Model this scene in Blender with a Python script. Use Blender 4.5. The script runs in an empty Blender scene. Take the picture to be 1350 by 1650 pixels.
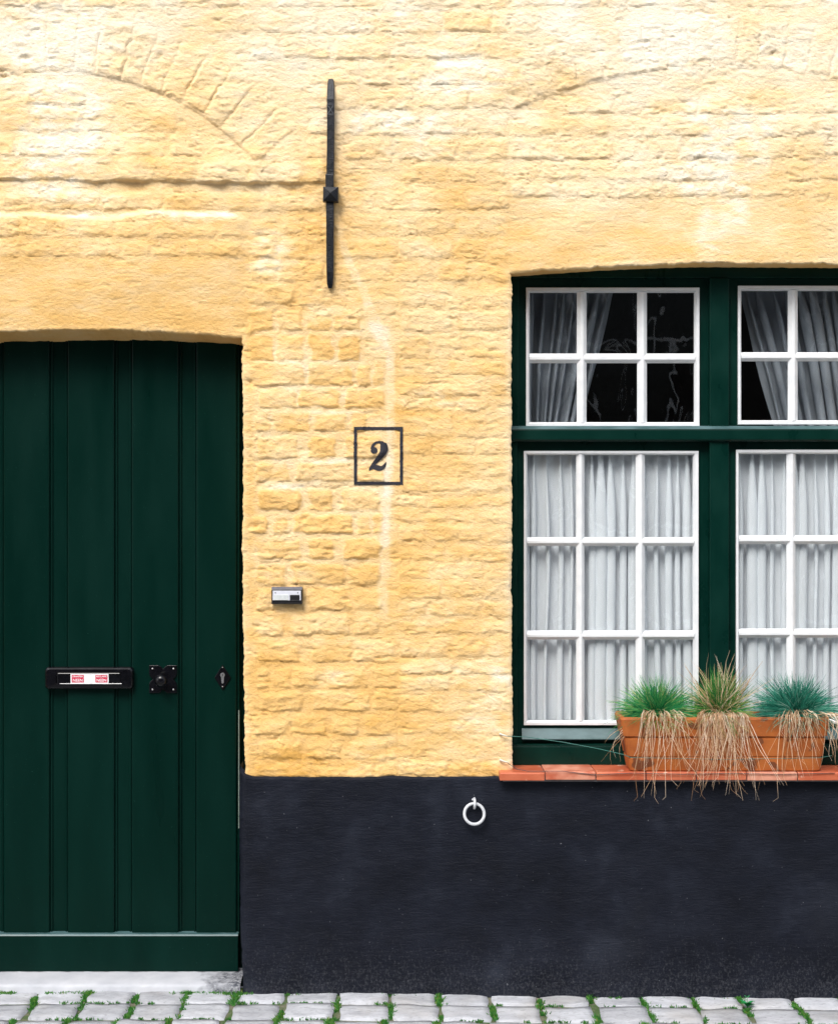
import bpy, bmesh, math, random
import numpy as np
from mathutils import Vector, Matrix

# ------------------------------------------------------------------ camera, sky, sun, exposure
SC = bpy.context.scene
COL = SC.collection
D, ZC, PPM = 5.0, 1.676, 500.0          # metres to the facade, eye height, photo pixels per metre on the facade
PX0, PY0 = 640.0, 760.0                 # where the optical axis meets the photograph

cam_data = bpy.data.cameras.new('camera')
cam = bpy.data.objects.new('camera', cam_data)
COL.objects.link(cam)
cam.location = (0, -D, ZC)
cam.rotation_euler = (math.radians(90), 0, 0)
cam_data.sensor_fit = 'HORIZONTAL'
cam_data.sensor_width = 36.0
cam_data.lens = 36.0 * PPM * D / 1350.0
cam_data.shift_x = (675 - PX0) / 1350.0
cam_data.shift_y = -(825 - PY0) / 1350.0
cam_data.clip_start, cam_data.clip_end = 0.05, 500
SC.camera = cam

SUN_DIR = Vector((-0.34, -0.82, 1.05)).normalized()      # towards the sun
elev = math.asin(SUN_DIR.z)
azim = math.atan2(SUN_DIR.x, SUN_DIR.y)
world = bpy.data.worlds.new('World')
SC.world = world
world.use_nodes = True
wn = world.node_tree.nodes
wl = world.node_tree.links
sky = wn.new('ShaderNodeTexSky')
sky.sky_type = 'NISHITA'
sky.sun_disc = False
sky.sun_elevation = elev
sky.sun_rotation = azim
sky.air_density, sky.dust_density, sky.ozone_density = 1.0, 3.0, 1.0
hs = wn.new('ShaderNodeHueSaturation')                   # cloud cover: the same sky, greyer
hs.inputs['Saturation'].default_value = 0.42
wl.new(sky.outputs[0], hs.inputs['Color'])
wl.new(hs.outputs[0], wn['Background'].inputs['Color'])
wn['Background'].inputs['Strength'].default_value = 0.15

sun_data = bpy.data.lights.new('sun', 'SUN')
sun_data.energy = 1.5
sun_data.angle = math.radians(26)
sun_data.color = (1.0, 0.975, 0.94)
sun = bpy.data.objects.new('sun', sun_data)
COL.objects.link(sun)
sun.rotation_euler = SUN_DIR.to_track_quat('Z', 'Y').to_euler()
sun.location = (0, -3, 8)

SC.view_settings.view_transform = 'Standard'
SC.view_settings.look = 'None'
SC.view_settings.gamma = 1.0
SC.view_settings.use_curve_mapping = False
SC.view_settings.exposure = 0.80
SC.cycles.max_bounces = 10
SC.cycles.transparent_max_bounces = 24
SC.cycles.use_denoising = True
SC.cycles.denoising_prefilter = 'NONE'        # keep the fine relief of the wash

RND = random.Random(7)

# ------------------------------------------------------------------ helpers
def W(px, py, y=0.0):
    """photo pixel -> point in the place at depth y behind the facade plane"""
    k = (D + y) / D
    return Vector(((px - PX0) / PPM * k, y, ZC - (py - PY0) / PPM * k))

ORIG = {}
def thing(name, label, cat, loc=(0, 0, 0), group=None, kind=None):
    o = bpy.data.objects.new(name, None)
    o.empty_display_size = 0.1
    COL.objects.link(o)
    o.location = loc
    ORIG[o.name] = Vector(loc)
    o['label'] = label
    o['category'] = cat
    if group: o['group'] = group
    if kind: o['kind'] = kind
    return o

def link(name, me, mat, parent=None, label=None, kind=None):
    """one mesh object; vertices are given in world space and moved to the parent's origin"""
    o = bpy.data.objects.new(name, me)
    COL.objects.link(o)
    if mat is not None:
        me.materials.append(mat)
    if parent is not None:
        off = ORIG[parent.name]
        if off.length > 0:
            me.transform(Matrix.Translation(-off))
        o.parent = parent
        ORIG[o.name] = off
    else:
        ORIG[o.name] = Vector((0, 0, 0))
    if label: o['label'] = label
    if kind: o['kind'] = kind
    return o

def np_mesh(name, V, F, smooth=True):
    """V (n,3) array, F (m,k) int array of equal-sized faces"""
    V = np.asarray(V, dtype=np.float32); F = np.asarray(F, dtype=np.int32)
    me = bpy.data.meshes.new(name)
    k = F.shape[1]
    me.vertices.add(len(V)); me.vertices.foreach_set('co', V.ravel())
    me.loops.add(F.size); me.loops.foreach_set('vertex_index', F.ravel())
    me.polygons.add(len(F))
    me.polygons.foreach_set('loop_start', np.arange(0, F.size, k, dtype=np.int32))
    me.polygons.foreach_set('use_smooth', np.full(len(F), smooth))
    me.update(calc_edges=True)
    return me

class MB:
    def __init__(self): self.v = []; self.f = []
    def add(self, vs, fs):
        n = len(self.v); self.v += [tuple(p) for p in vs]; self.f += [tuple(n + i for i in q) for q in fs]
    def box(self, x0, x1, y0, y1, z0, z1):
        self.add([(x0,y0,z0),(x1,y0,z0),(x1,y1,z0),(x0,y1,z0),(x0,y0,z1),(x1,y0,z1),(x1,y1,z1),(x0,y1,z1)],
                 [(0,1,5,4),(1,2,6,5),(2,3,7,6),(3,0,4,7),(4,5,6,7),(3,2,1,0)])
    def prism_x(self, prof, x0, x1):
        """profile of (y,z) extruded along x"""
        n = len(prof)
        vs = [(x0,)+tuple(p) for p in prof] + [(x1,)+tuple(p) for p in prof]
        self.add(vs, [(i,(i+1)%n,n+(i+1)%n,n+i) for i in range(n)] + [tuple(range(n))[::-1], tuple(range(n,2*n))])
    def prism_z(self, prof, z0, z1):
        """profile of (x,y) extruded along z"""
        n = len(prof)
        vs = [tuple(p)+(z0,) for p in prof] + [tuple(p)+(z1,) for p in prof]
        self.add(vs, [(i,(i+1)%n,n+(i+1)%n,n+i) for i in range(n)] + [tuple(range(n))[::-1], tuple(range(n,2*n))])
    def prism_y(self, prof, y0, y1):
        """profile of (x,z) extruded along y"""
        n = len(prof)
        vs = [(p[0],y0,p[1]) for p in prof] + [(p[0],y1,p[1]) for p in prof]
        self.add(vs, [(i,(i+1)%n,n+(i+1)%n,n+i) for i in range(n)] + [tuple(range(n))[::-1], tuple(range(n,2*n))])
    def tube(self, pts, rad, seg=8, closed=False):
        pts = [Vector(p) for p in pts]; n = len(pts)
        rads = rad if isinstance(rad, (list, tuple)) else [rad]*n
        base = len(self.v); up = None
        for i, p in enumerate(pts):
            a = pts[i-1] if (i > 0 or closed) else p
            b = pts[(i+1) % n] if (i < n-1 or closed) else p
            t = (b - a).normalized()
            if up is None:
                up = t.orthogonal().normalized()
            up = (up - t * up.dot(t)).normalized()
            s = t.cross(up)
            for k in range(seg):
                an = 2*math.pi*k/seg
                self.v.append(tuple(p + (up*math.cos(an) + s*math.sin(an))*rads[i]))
        m = n if closed else n-1
        for i in range(m):
            for k in range(seg):
                a0 = base + i*seg; b0 = base + ((i+1) % n)*seg
                self.f.append((a0+k, a0+(k+1) % seg, b0+(k+1) % seg, b0+k))
        if not closed:
            self.f.append(tuple(base+k for k in range(seg))[::-1])
            self.f.append(tuple(base+(n-1)*seg+k for k in range(seg)))
    def mesh(self, name, smooth=False, bevel=0.0, bseg=2):
        me = bpy.data.meshes.new(name)
        me.from_pydata(self.v, [], self.f)
        bm = bmesh.new(); bm.from_mesh(me)
        bmesh.ops.recalc_face_normals(bm, faces=bm.faces)
        if bevel > 0:
            ed = [e for e in bm.edges if len(e.link_faces) == 2 and e.calc_face_angle(0) > 0.5]
            bmesh.ops.bevel(bm, geom=ed, offset=bevel, segments=bseg, affect='EDGES', clamp_overlap=True, profile=0.5)
        bm.to_mesh(me); bm.free()
        if smooth:
            me.polygons.foreach_set('use_smooth', [True]*len(me.polygons))
        me.update()
        return me

def pbox(px0, py0, px1, py1, yf, yb):
    a, b = W(px0, py1, yf), W(px1, py0, yf)
    m = MB(); m.box(a.x, b.x, yf, yb, a.z, b.z)
    return m

# ------------------------------------------------------------------ noise in numpy
def _hash(ix, iy, seed):
    h = (ix.astype(np.int64)*374761393 + iy.astype(np.int64)*668265263 + seed*2147483647 + 974634777) & 0xffffffff
    h = ((h ^ (h >> 13)) * 1274126177) & 0xffffffff
    h = ((h ^ (h >> 16)) * 2246822519) & 0xffffffff
    return (h ^ (h >> 15)) & 0xffffffff
def pn(x, y, seed=0):
    x = np.asarray(x, dtype=np.float64); y = np.asarray(y, dtype=np.float64)
    ix = np.floor(x); iy = np.floor(y); fx = x-ix; fy = y-iy
    u = fx*fx*fx*(fx*(fx*6-15)+10); v = fy*fy*fy*(fy*(fy*6-15)+10)
    def g(dx, dy):
        a = _hash(ix+dx, iy+dy, seed) * (2*math.pi/4294967296.0)
        return np.cos(a)*(fx-dx) + np.sin(a)*(fy-dy)
    n0 = g(0,0)*(1-u) + g(1,0)*u
    n1 = g(0,1)*(1-u) + g(1,1)*u
    return (n0*(1-v) + n1*v) * 1.5
def fbm(x, y, seed=0, octv=3, gain=0.5):
    s = 0; a = 1.0; t = 0
    for o in range(octv):
        s = s + a*pn(x*2**o, y*2**o, seed+17*o); t += a; a *= gain
    return s/t*1.3
def sst(t):
    t = np.clip(t, 0, 1); return t*t*(3-2*t)

# ------------------------------------------------------------------ materials
def new_mat(name):
    m = bpy.data.materials.new(name); m.use_nodes = True
    nt = m.node_tree; nt.nodes.clear()
    out = nt.nodes.new('ShaderNodeOutputMaterial')
    return m, nt, out
def N(nt, typ, **kw):
    n = nt.nodes.new(typ)
    for k, v in kw.items():
        if k.startswith('_'): setattr(n, k[1:], v)
        else: n.inputs[k].default_value = v
    return n
def noise_node(nt, scale, detail=4, stretch=(1,1,1), rough=0.55, distort=0.0, coord=None):
    tc = nt.nodes.new('ShaderNodeTexCoord')
    mp = nt.nodes.new('ShaderNodeMapping'); mp.inputs['Scale'].default_value = stretch
    nt.links.new(tc.outputs['Object'], mp.inputs['Vector'])
    n = nt.nodes.new('ShaderNodeTexNoise')
    n.inputs['Scale'].default_value = scale; n.inputs['Detail'].default_value = detail
    n.inputs['Roughness'].default_value = rough; n.inputs['Distortion'].default_value = distort
    nt.links.new(mp.outputs[0], n.inputs['Vector'])
    return n
def ramp(nt, fac, stops):
    r = nt.nodes.new('ShaderNodeValToRGB')
    el = r.color_ramp.elements
    while len(el) < len(stops): el.new(0.5)
    for e, (p, c) in zip(el, stops):
        e.position = p; e.color = (c[0], c[1], c[2], 1)
    nt.links.new(fac, r.inputs[0])
    return r
def mixc(nt, fac, a, b, blend='MIX'):
    m = nt.nodes.new('ShaderNodeMix'); m.data_type = 'RGBA'; m.blend_type = blend
    for sock, v in ((m.inputs[0], fac), (m.inputs[6], a), (m.inputs[7], b)):
        if hasattr(v, 'is_output'): nt.links.new(v, sock)
        elif isinstance(v, (int, float)): sock.default_value = v
        else: sock.default_value = (v[0], v[1], v[2], 1)
    return m.outputs[2]
def bump_chain(nt, items):
    """items: (height socket, strength, distance)"""
    prev = None
    for h, s, d in items:
        b = nt.nodes.new('ShaderNodeBump'); b.inputs['Strength'].default_value = s; b.inputs['Distance'].default_value = d
        nt.links.new(h, b.inputs['Height'])
        if prev: nt.links.new(prev, b.inputs['Normal'])
        prev = b.outputs[0]
    return prev
def simple(name, c0, c1, scale=30, rough=0.6, rough2=None, stretch=(1,1,1), bump=0.0, bscale=None, spec=0.5, metal=0.0, detail=5, lo=0.35, hi=0.65, bdist=0.001, coat=0.0, specks=None):
    m, nt, out = new_mat(name)
    p = N(nt, 'ShaderNodeBsdfPrincipled', Metallic=metal)
    p.inputs['Specular IOR Level'].default_value = spec
    p.inputs['Coat Weight'].default_value = coat
    n = noise_node(nt, scale, detail, stretch)
    r = ramp(nt, n.outputs[0], [(lo, c0), (hi, c1)])
    col = r.outputs[0]
    if specks:
        sc, thr, c = specks
        n3 = noise_node(nt, sc, 2)
        r3 = ramp(nt, n3.outputs[0], [(thr, (0,0,0)), (thr+0.03, (1,1,1))])
        col = mixc(nt, r3.outputs[0], col, c)
    nt.links.new(col, p.inputs['Base Color'])
    if rough2 is not None:
        rr = ramp(nt, n.outputs[0], [(lo, (rough,)*3), (hi, (rough2,)*3)])
        nt.links.new(rr.outputs[0], p.inputs['Roughness'])
    else:
        p.inputs['Roughness'].default_value = rough
    if bump:
        n2 = noise_node(nt, bscale or scale*3, 4, stretch)
        nt.links.new(bump_chain(nt, [(n2.outputs[0], bump, bdist)]), p.inputs['Normal'])
    nt.links.new(p.outputs[0], out.inputs[0])
    return m

def make_limewash():
    m, nt, out = new_mat('yellow limewash')
    p = N(nt, 'ShaderNodeBsdfPrincipled', Roughness=0.88)
    p.inputs['Specular IOR Level'].default_value = 0.25
    at = nt.nodes.new('ShaderNodeAttribute'); at.attribute_name = 'tint'
    n1 = noise_node(nt, 22, 6, (1,1,2.2), 0.6)
    n2 = noise_node(nt, 140, 3, (0.35,1,1.6), 0.6)
    a1 = N(nt, 'ShaderNodeMath', _operation='MULTIPLY_ADD'); a1.inputs[1].default_value = 0.34; a1.inputs[2].default_value = -0.17
    nt.links.new(n1.outputs[0], a1.inputs[0])
    a2 = N(nt, 'ShaderNodeMath', _operation='MULTIPLY_ADD'); a2.inputs[1].default_value = 0.26; a2.inputs[2].default_value = -0.13
    nt.links.new(n2.outputs[0], a2.inputs[0])
    s = N(nt, 'ShaderNodeMath', _operation='ADD'); nt.links.new(at.outputs['Fac'], s.inputs[0]); nt.links.new(a1.outputs[0], s.inputs[1])
    s2 = N(nt, 'ShaderNodeMath', _operation='ADD'); nt.links.new(s.outputs[0], s2.inputs[0]); nt.links.new(a2.outputs[0], s2.inputs[1])
    r = ramp(nt, s2.outputs[0], [(0.0, (0.69,0.38,0.095)), (0.3, (0.80,0.505,0.195)), (0.6, (0.85,0.633,0.355)), (1.0, (0.87,0.785,0.63))])
    nt.links.new(r.outputs[0], p.inputs['Base Color'])
    b1 = noise_node(nt, 85, 5, (0.75,1,1.25), 0.68)
    b2 = noise_node(nt, 260, 3, (0.45,1,1.2), 0.6)
    nt.links.new(bump_chain(nt, [(b1.outputs[0], 0.8, 0.005), (b2.outputs[0], 0.5, 0.002)]), p.inputs['Normal'])
    nt.links.new(p.outputs[0], out.inputs[0])
    return m

def make_plinth_mat():
    m, nt, out = new_mat('black tar paint')
    p = N(nt, 'ShaderNodeBsdfPrincipled')
    p.inputs['Specular IOR Level'].default_value = 0.15
    n1 = noise_node(nt, 5, 6, (1,1,0.8), 0.6)
    col = ramp(nt, n1.outputs[0], [(0.3, (0.004,0.005,0.009)), (0.55, (0.0075,0.0095,0.017)), (0.75, (0.018,0.022,0.034))]).outputs[0]
    n3 = noise_node(nt, 95, 2)
    sp = ramp(nt, n3.outputs[0], [(0.735, (0,0,0)), (0.77, (1,1,1))])
    col = mixc(nt, sp.outputs[0], col, (0.16,0.17,0.19))
    tc = nt.nodes.new('ShaderNodeTexCoord'); sp_ = nt.nodes.new('ShaderNodeSeparateXYZ'); nt.links.new(tc.outputs['Object'], sp_.inputs[0])
    mr = N(nt, 'ShaderNodeMapRange'); mr.inputs[1].default_value = 0.30; mr.inputs[2].default_value = 0.0; nt.links.new(sp_.outputs[2], mr.inputs[0])
    ns = noise_node(nt, 150, 6, (1,1,0.7), 0.75)                       # rain splash from the street
    ad = N(nt, 'ShaderNodeMath', _operation='MULTIPLY_ADD'); ad.inputs[1].default_value = 0.20; nt.links.new(mr.outputs[0], ad.inputs[0]); nt.links.new(ns.outputs[0], ad.inputs[2])
    col = mixc(nt, ramp(nt, ad.outputs[0], [(0.66, (0,0,0)), (0.90, (.7,.7,.7))]).outputs[0], col, (0.075,0.078,0.088))
    n4 = noise_node(nt, 2.3, 5, (1,1,0.9), 0.65)                   # older, chalkier coats
    col = mixc(nt, ramp(nt, n4.outputs[0], [(0.56, (0,0,0)), (0.78, (.3,.3,.3))]).outputs[0], col, (0.030,0.034,0.046))
    nt.links.new(col, p.inputs['Base Color'])
    rr = ramp(nt, n1.outputs[0], [(0.3, (0.5,)*3), (0.7, (0.66,)*3)])
    nt.links.new(rr.outputs[0], p.inputs['Roughness'])
    b1 = noise_node(nt, 120, 5, (0.3,1,1.4), 0.65)
    b2 = noise_node(nt, 330, 2, (0.5,1,1), 0.6)
    nt.links.new(bump_chain(nt, [(b1.outputs[0], 0.7, 0.004), (b2.outputs[0], 0.5, 0.0015)]), p.inputs['Normal'])
    nt.links.new(p.outputs[0], out.inputs[0])
    return m

def make_glass():
    m, nt, out = new_mat('old window glass')
    lw = N(nt, 'ShaderNodeLayerWeight', Blend=0.5)          # Schlick reflectance, same from both faces of the pane
    pw = N(nt, 'ShaderNodeMath', _operation='POWER'); pw.inputs[1].default_value = 5.0
    nt.links.new(lw.outputs['Facing'], pw.inputs[0])
    fr = N(nt, 'ShaderNodeMath', _operation='MULTIPLY_ADD'); fr.inputs[1].default_value = 0.95; fr.inputs[2].default_value = 0.045
    nt.links.new(pw.outputs[0], fr.inputs[0])
    tr = N(nt, 'ShaderNodeBsdfTransparent'); tr.inputs[0].default_value = (0.95,0.965,0.96,1)
    gl = N(nt, 'ShaderNodeBsdfGlossy', Roughness=0.01)
    mx = nt.nodes.new('ShaderNodeMixShader')
    n1 = noise_node(nt, 9, 2, (1,1,0.6), 0.45, 0.6)
    nrm = bump_chain(nt, [(n1.outputs[0], 1.0, 0.0015)])
    nt.links.new(nrm, gl.inputs['Normal'])
    nt.links.new(fr.outputs[0], mx.inputs[0]); nt.links.new(tr.outputs[0], mx.inputs[1]); nt.links.new(gl.outputs[0], mx.inputs[2])
    nt.links.new(mx.outputs[0], out.inputs[0])
    return m

def make_cloth(name, col, transl, transp, weave=900):
    m, nt, out = new_mat(name)
    df = N(nt, 'ShaderNodeBsdfDiffuse'); df.inputs[0].default_value = (*col, 1)
    tl = N(nt, 'ShaderNodeBsdfTranslucent'); tl.inputs[0].default_value = (*col, 1)
    n1 = noise_node(nt, 14, 4, (2,2,0.5))
    c = ramp(nt, n1.outputs[0], [(0.3, [x*0.93 for x in col]), (0.7, col)])
    nt.links.new(c.outputs[0], df.inputs[0]); nt.links.new(c.outputs[0], tl.inputs[0])
    m1 = nt.nodes.new('ShaderNodeMixShader'); m1.inputs[0].default_value = transl
    nt.links.new(df.outputs[0], m1.inputs[1]); nt.links.new(tl.outputs[0], m1.inputs[2])
    last = m1
    if transp > 0:
        tp = N(nt, 'ShaderNodeBsdfTransparent')
        m2 = nt.nodes.new('ShaderNodeMixShader'); m2.inputs[0].default_value = transp
        nt.links.new(m1.outputs[0], m2.inputs[1]); nt.links.new(tp.outputs[0], m2.inputs[2]); last = m2
    nt.links.new(last.outputs[0], out.inputs[0])
    return m

def make_blade(name, stops):
    """grass: colour picked for each blade by a stored value"""
    m, nt, out = new_mat(name)
    at = nt.nodes.new('ShaderNodeAttribute'); at.attribute_name = 'pick'
    r = ramp(nt, at.outputs['Fac'], stops)
    p = N(nt, 'ShaderNodeBsdfPrincipled', Roughness=0.5)
    p.inputs['Specular IOR Level'].default_value = 0.4
    nt.links.new(r.outputs[0], p.inputs['Base Color'])
    tl = N(nt, 'ShaderNodeBsdfTranslucent'); nt.links.new(r.outputs[0], tl.inputs[0])
    mx = nt.nodes.new('ShaderNodeMixShader'); mx.inputs[0].default_value = 0.3
    nt.links.new(p.outputs[0], mx.inputs[1]); nt.links.new(tl.outputs[0], mx.inputs[2])
    nt.links.new(mx.outputs[0], out.inputs[0])
    return m

LIME = make_limewash()
TAR = make_plinth_mat()
GLASS = make_glass()
GREEN = simple('dark green door paint', (0.0004,0.0115,0.0082), (0.0009,0.0175,0.0130), 5, 0.26, 0.44, (1.6,1,0.3), 0.35, 240, 0.10, lo=0.3, hi=0.7, specks=(210, 0.735, (0.02,0.07,0.055)))
GREEN_F = simple('dark green frame paint', (0.0006,0.0165,0.0120), (0.0012,0.024,0.0175), 12, 0.26, 0.40, (1,1,0.5), 0.3, 300, 0.17)
LEDGE = simple('green paint with painted skylight', (0.035,0.085,0.088), (0.075,0.14,0.15), 30, 0.3, 0.45, (0.4,1,1), 0.2, 200, 0.5)  # skylight on ledge tops put into the colour as paler green
WHITE = simple('white sash paint', (0.72,0.74,0.76), (0.80,0.81,0.82), 25, 0.35, 0.5, (1,1,1), 0.3, 160, 0.45)
WHITE_RING = simple('white painted iron', (0.50,0.52,0.55), (0.62,0.635,0.66), 60, 0.45, None, (1,1,1), 0.5, 350)
IRON = simple('black painted wrought iron', (0.004,0.005,0.007), (0.010,0.012,0.018), 60, 0.28, 0.42, (1,1,1), 0.7, 220, 0.34, bdist=0.003)
GLOSSB = simple('black gloss enamel', (0.002,0.002,0.003), (0.004,0.004,0.006), 40, 0.14, 0.22, (1,1,1), 0.1, 300, 0.35)
PLASTIC_B = simple('black plastic', (0.012,0.012,0.014), (0.02,0.02,0.022), 80, 0.35)
PLASTIC_G = simple('grey plastic', (0.10,0.10,0.12), (0.13,0.13,0.15), 80, 0.4)
PLASTIC_W = simple('white plastic', (0.62,0.63,0.70), (0.68,0.69,0.75), 60, 0.3)
LABELW = simple('name card', (0.55,0.58,0.58), (0.68,0.70,0.69), 90, 0.25)
STEEL = simple('brushed steel', (0.55,0.55,0.56), (0.68,0.68,0.69), 200, 0.3, metal=0.9)
STICKW = simple('white sticker vinyl', (0.78,0.78,0.80), (0.84,0.84,0.85), 60, 0.35)
STICKR = simple('red print', (0.55,0.010,0.05), (0.62,0.015,0.07), 60, 0.35)
PAINTB = simple('black sign paint', (0.010,0.010,0.016), (0.024,0.024,0.034), 45, 0.7, 0.8)
TILE = simple('glazed red sill tile', (0.42,0.085,0.035), (0.60,0.175,0.085), 9, 0.35, 0.55, (1,1,1), 0.3, 120, 0.5, lo=0.3, hi=0.7, specks=(26, 0.66, (0.66,0.36,0.26)))
TERRA = simple('terracotta', (0.30,0.072,0.013), (0.50,0.15,0.030), 12, 0.6, 0.75, (1,1,1.4), 0.5, 130, 0.4, lo=0.3, hi=0.72, specks=(17, 0.60, (0.17,0.05,0.016)))
TILE2 = simple('worn pink sill tile', (0.46,0.11,0.055), (0.66,0.30,0.20), 14, 0.4, 0.6, (1,1,1), 0.4, 120, 0.4, lo=0.35, hi=0.62)
SOIL = simple('potting soil', (0.018,0.011,0.006), (0.045,0.028,0.016), 60, 0.95, bump=1.0, bscale=90, bdist=0.006)
def make_step():
    m, nt, out = new_mat('whitewashed step stone')
    p = N(nt, 'ShaderNodeBsdfPrincipled', Roughness=0.8)
    n1 = noise_node(nt, 9, 6)
    c1 = ramp(nt, n1.outputs[0], [(0.3, (0.40,0.415,0.45)), (0.7, (0.52,0.53,0.56))]).outputs[0]
    tc = nt.nodes.new('ShaderNodeTexCoord'); sp = nt.nodes.new('ShaderNodeSeparateXYZ'); nt.links.new(tc.outputs['Object'], sp.inputs[0])
    mr = N(nt, 'ShaderNodeMapRange'); mr.inputs[1].default_value = -0.72; mr.inputs[2].default_value = -0.48; nt.links.new(sp.outputs[0], mr.inputs[0])
    n2 = noise_node(nt, 30, 6, (1,1,1), 0.7)
    ad = N(nt, 'ShaderNodeMath', _operation='MULTIPLY_ADD'); ad.inputs[1].default_value = 0.62; nt.links.new(mr.outputs[0], ad.inputs[0]); nt.links.new(n2.outputs[0], ad.inputs[2])
    f = ramp(nt, ad.outputs[0], [(0.70, (0,0,0)), (0.92, (1,1,1))])
    n3 = noise_node(nt, 120, 3); c3 = ramp(nt, n3.outputs[0], [(0.4, (0.05,0.055,0.07)), (0.68, (0.35,0.36,0.38))])
    nt.links.new(mixc(nt, f.outputs[0], c1, c3.outputs[0]), p.inputs['Base Color'])
    nt.links.new(bump_chain(nt, [(n2.outputs[0], 0.5, 0.004)]), p.inputs['Normal'])
    nt.links.new(p.outputs[0], out.inputs[0])
    return m
STONEW = make_step()
GAP = simple('pale door gap', (0.14,0.18,0.15), (0.24,0.28,0.25), 60, 0.5)
BRACKET = simple('joint sealant', (0.10,0.10,0.11), (0.15,0.15,0.16), 60, 0.7)
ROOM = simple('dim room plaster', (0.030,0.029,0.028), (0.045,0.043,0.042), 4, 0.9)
TWINE = simple('green garden wire', (0.02,0.12,0.10), (0.03,0.17,0.14), 200, 0.4)
TWINE_D = simple('dark garden wire', (0.03,0.035,0.04), (0.06,0.06,0.065), 200, 0.4)
NAILM = simple('whitewashed iron hook', (0.55,0.50,0.42), (0.70,0.66,0.58), 300, 0.6)
NETC = make_cloth('white net curtain', (0.92,0.935,0.985), 0.10, 0.10)
DRAPE = make_cloth('grey linen curtain', (0.40,0.43,0.49), 0.10, 0.0)
REDBRICK = simple('old dark brick', (0.028,0.022,0.020), (0.050,0.040,0.036), 6, 0.85)  # brick colour kept dark for the reflections in the panes
REDBRICK2 = simple('roof tiles dark', (0.05,0.025,0.02), (0.08,0.04,0.03), 10, 0.8)
DARKGL = simple('dark glazing', (0.01,0.012,0.014), (0.015,0.017,0.02), 5, 0.05)

# ------------------------------------------------------------------ the house: facade as a lumpy limewashed surface
HOUSE = thing('house', 'yellow limewashed brick house with dark green door, black plinth and white sash window', 'house', (0, 0, 0))

DOOR_L, DOOR_R = -102.0, 390.0
WIN_L, WIN_R = 823.0, 1497.0
DOOR_T, WIN_T, WALL_B = 538.0, 432.0, 1264.0
door_top = lambda x: np.interp(x, [-102,0,100,160,210,300,389], [540,534.5,531.5,531.5,532.5,537.5,545])
win_top = lambda x: np.interp(x, [823,845,900,960,1040,1100,1150,1200,1350,1497], [441,438.5,435,431,427.5,424.5,423.5,424.5,425,426])

STEP = 2.0
xs = np.concatenate([np.arange(-426, DOOR_L, 12), np.arange(DOOR_L, -30, 6), np.arange(-30, DOOR_R, STEP), np.arange(DOOR_R, WIN_L-1, STEP),
                     np.arange(WIN_L, 1379, STEP), np.arange(1379, WIN_R, 6), np.arange(WIN_R, 1790, 12)])
ys = np.concatenate([np.arange(-420, -30, 13), np.arange(-30, WALL_B+0.1, STEP)])
NX, NY = len(xs), len(ys)
iDL, iDR = np.searchsorted(xs, DOOR_L), np.searchsorted(xs, DOOR_R)
iWL, iWR = np.searchsorted(xs, WIN_L), np.searchsorted(xs, WIN_R)
jDT, jWT = np.searchsorted(ys, DOOR_T), np.searchsorted(ys, WIN_T)
PXg, PYg = np.meshgrid(xs, ys)          # photo pixels on the facade plane

# --- openings: distance outside each opening and wandering edges
def rect_dist(x0, x1, y0):
    dx = np.maximum(np.maximum(x0 - PXg, PXg - x1), 0)
    dy = np.maximum(y0 - PYg, 0)
    return np.hypot(dx, dy)
dD = rect_dist(xs[iDL], xs[iDR], ys[jDT]); dW = rect_dist(xs[iWL], xs[iWR], ys[jWT])
dopen = np.minimum(dD, dW)
wander = lambda t, s: 1.8*pn(t/27.0, 0*t+s*3.1, s) + 1.5*pn(t/11.0, 0*t+s, s+5) + 1.1*pn(t/5.0, 0*t, s+9)
DXg = np.zeros_like(PXg); DYg = np.zeros_like(PXg)
wx = lambda x0: np.clip(1 - np.abs(PXg - x0)/30.0, 0, 1)**2
inD = (PYg >= DOOR_T-4); inW = (PYg >= WIN_T-4)
lean = np.interp(PYg, [540,620,700,900,1100,1264], [0,0,2.5,0.5,2.5,4.5])
DXg += np.where(inD, wx(xs[iDR])*(wander(PYg, 3)+lean), 0)
DXg += np.where(inW, wx(xs[iWL])*(wander(PYg, 6)*0.8 + np.interp(PYg, [440,700,1000,1264], [1,1.5,1.5,3])), 0)
DXg += np.where(inD, wx(xs[iDL])*wander(PYg, 8), 0) + np.where(inW, wx(xs[iWR])*wander(PYg, 4), 0)
wy = lambda y0: np.clip(1 - np.abs(PYg - y0)/70.0, 0, 1)**2
inDx = sst((PXg-(DOOR_L-40))/40)*sst((DOOR_R+40-PXg)/40); inWx = sst((PXg-(WIN_L-40))/40)*sst((WIN_R+40-PXg)/40)
DYg += inDx*wy(ys[jDT])*(door_top(PXg)-ys[jDT]) + inDx*np.clip(1-np.abs(PYg-ys[jDT])/14, 0, 1)*(wander(PXg, 12)*0.9+1.0*pn(PXg/3.1, PXg*0, 18)) + inWx*wy(ys[jWT])*(win_top(PXg)-ys[jWT]) + inWx*np.clip(1-np.abs(PYg-ys[jWT])/14, 0, 1)*(wander(PXg, 15)*0.9+1.0*pn(PXg/3.1, PXg*0, 19))
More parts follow.
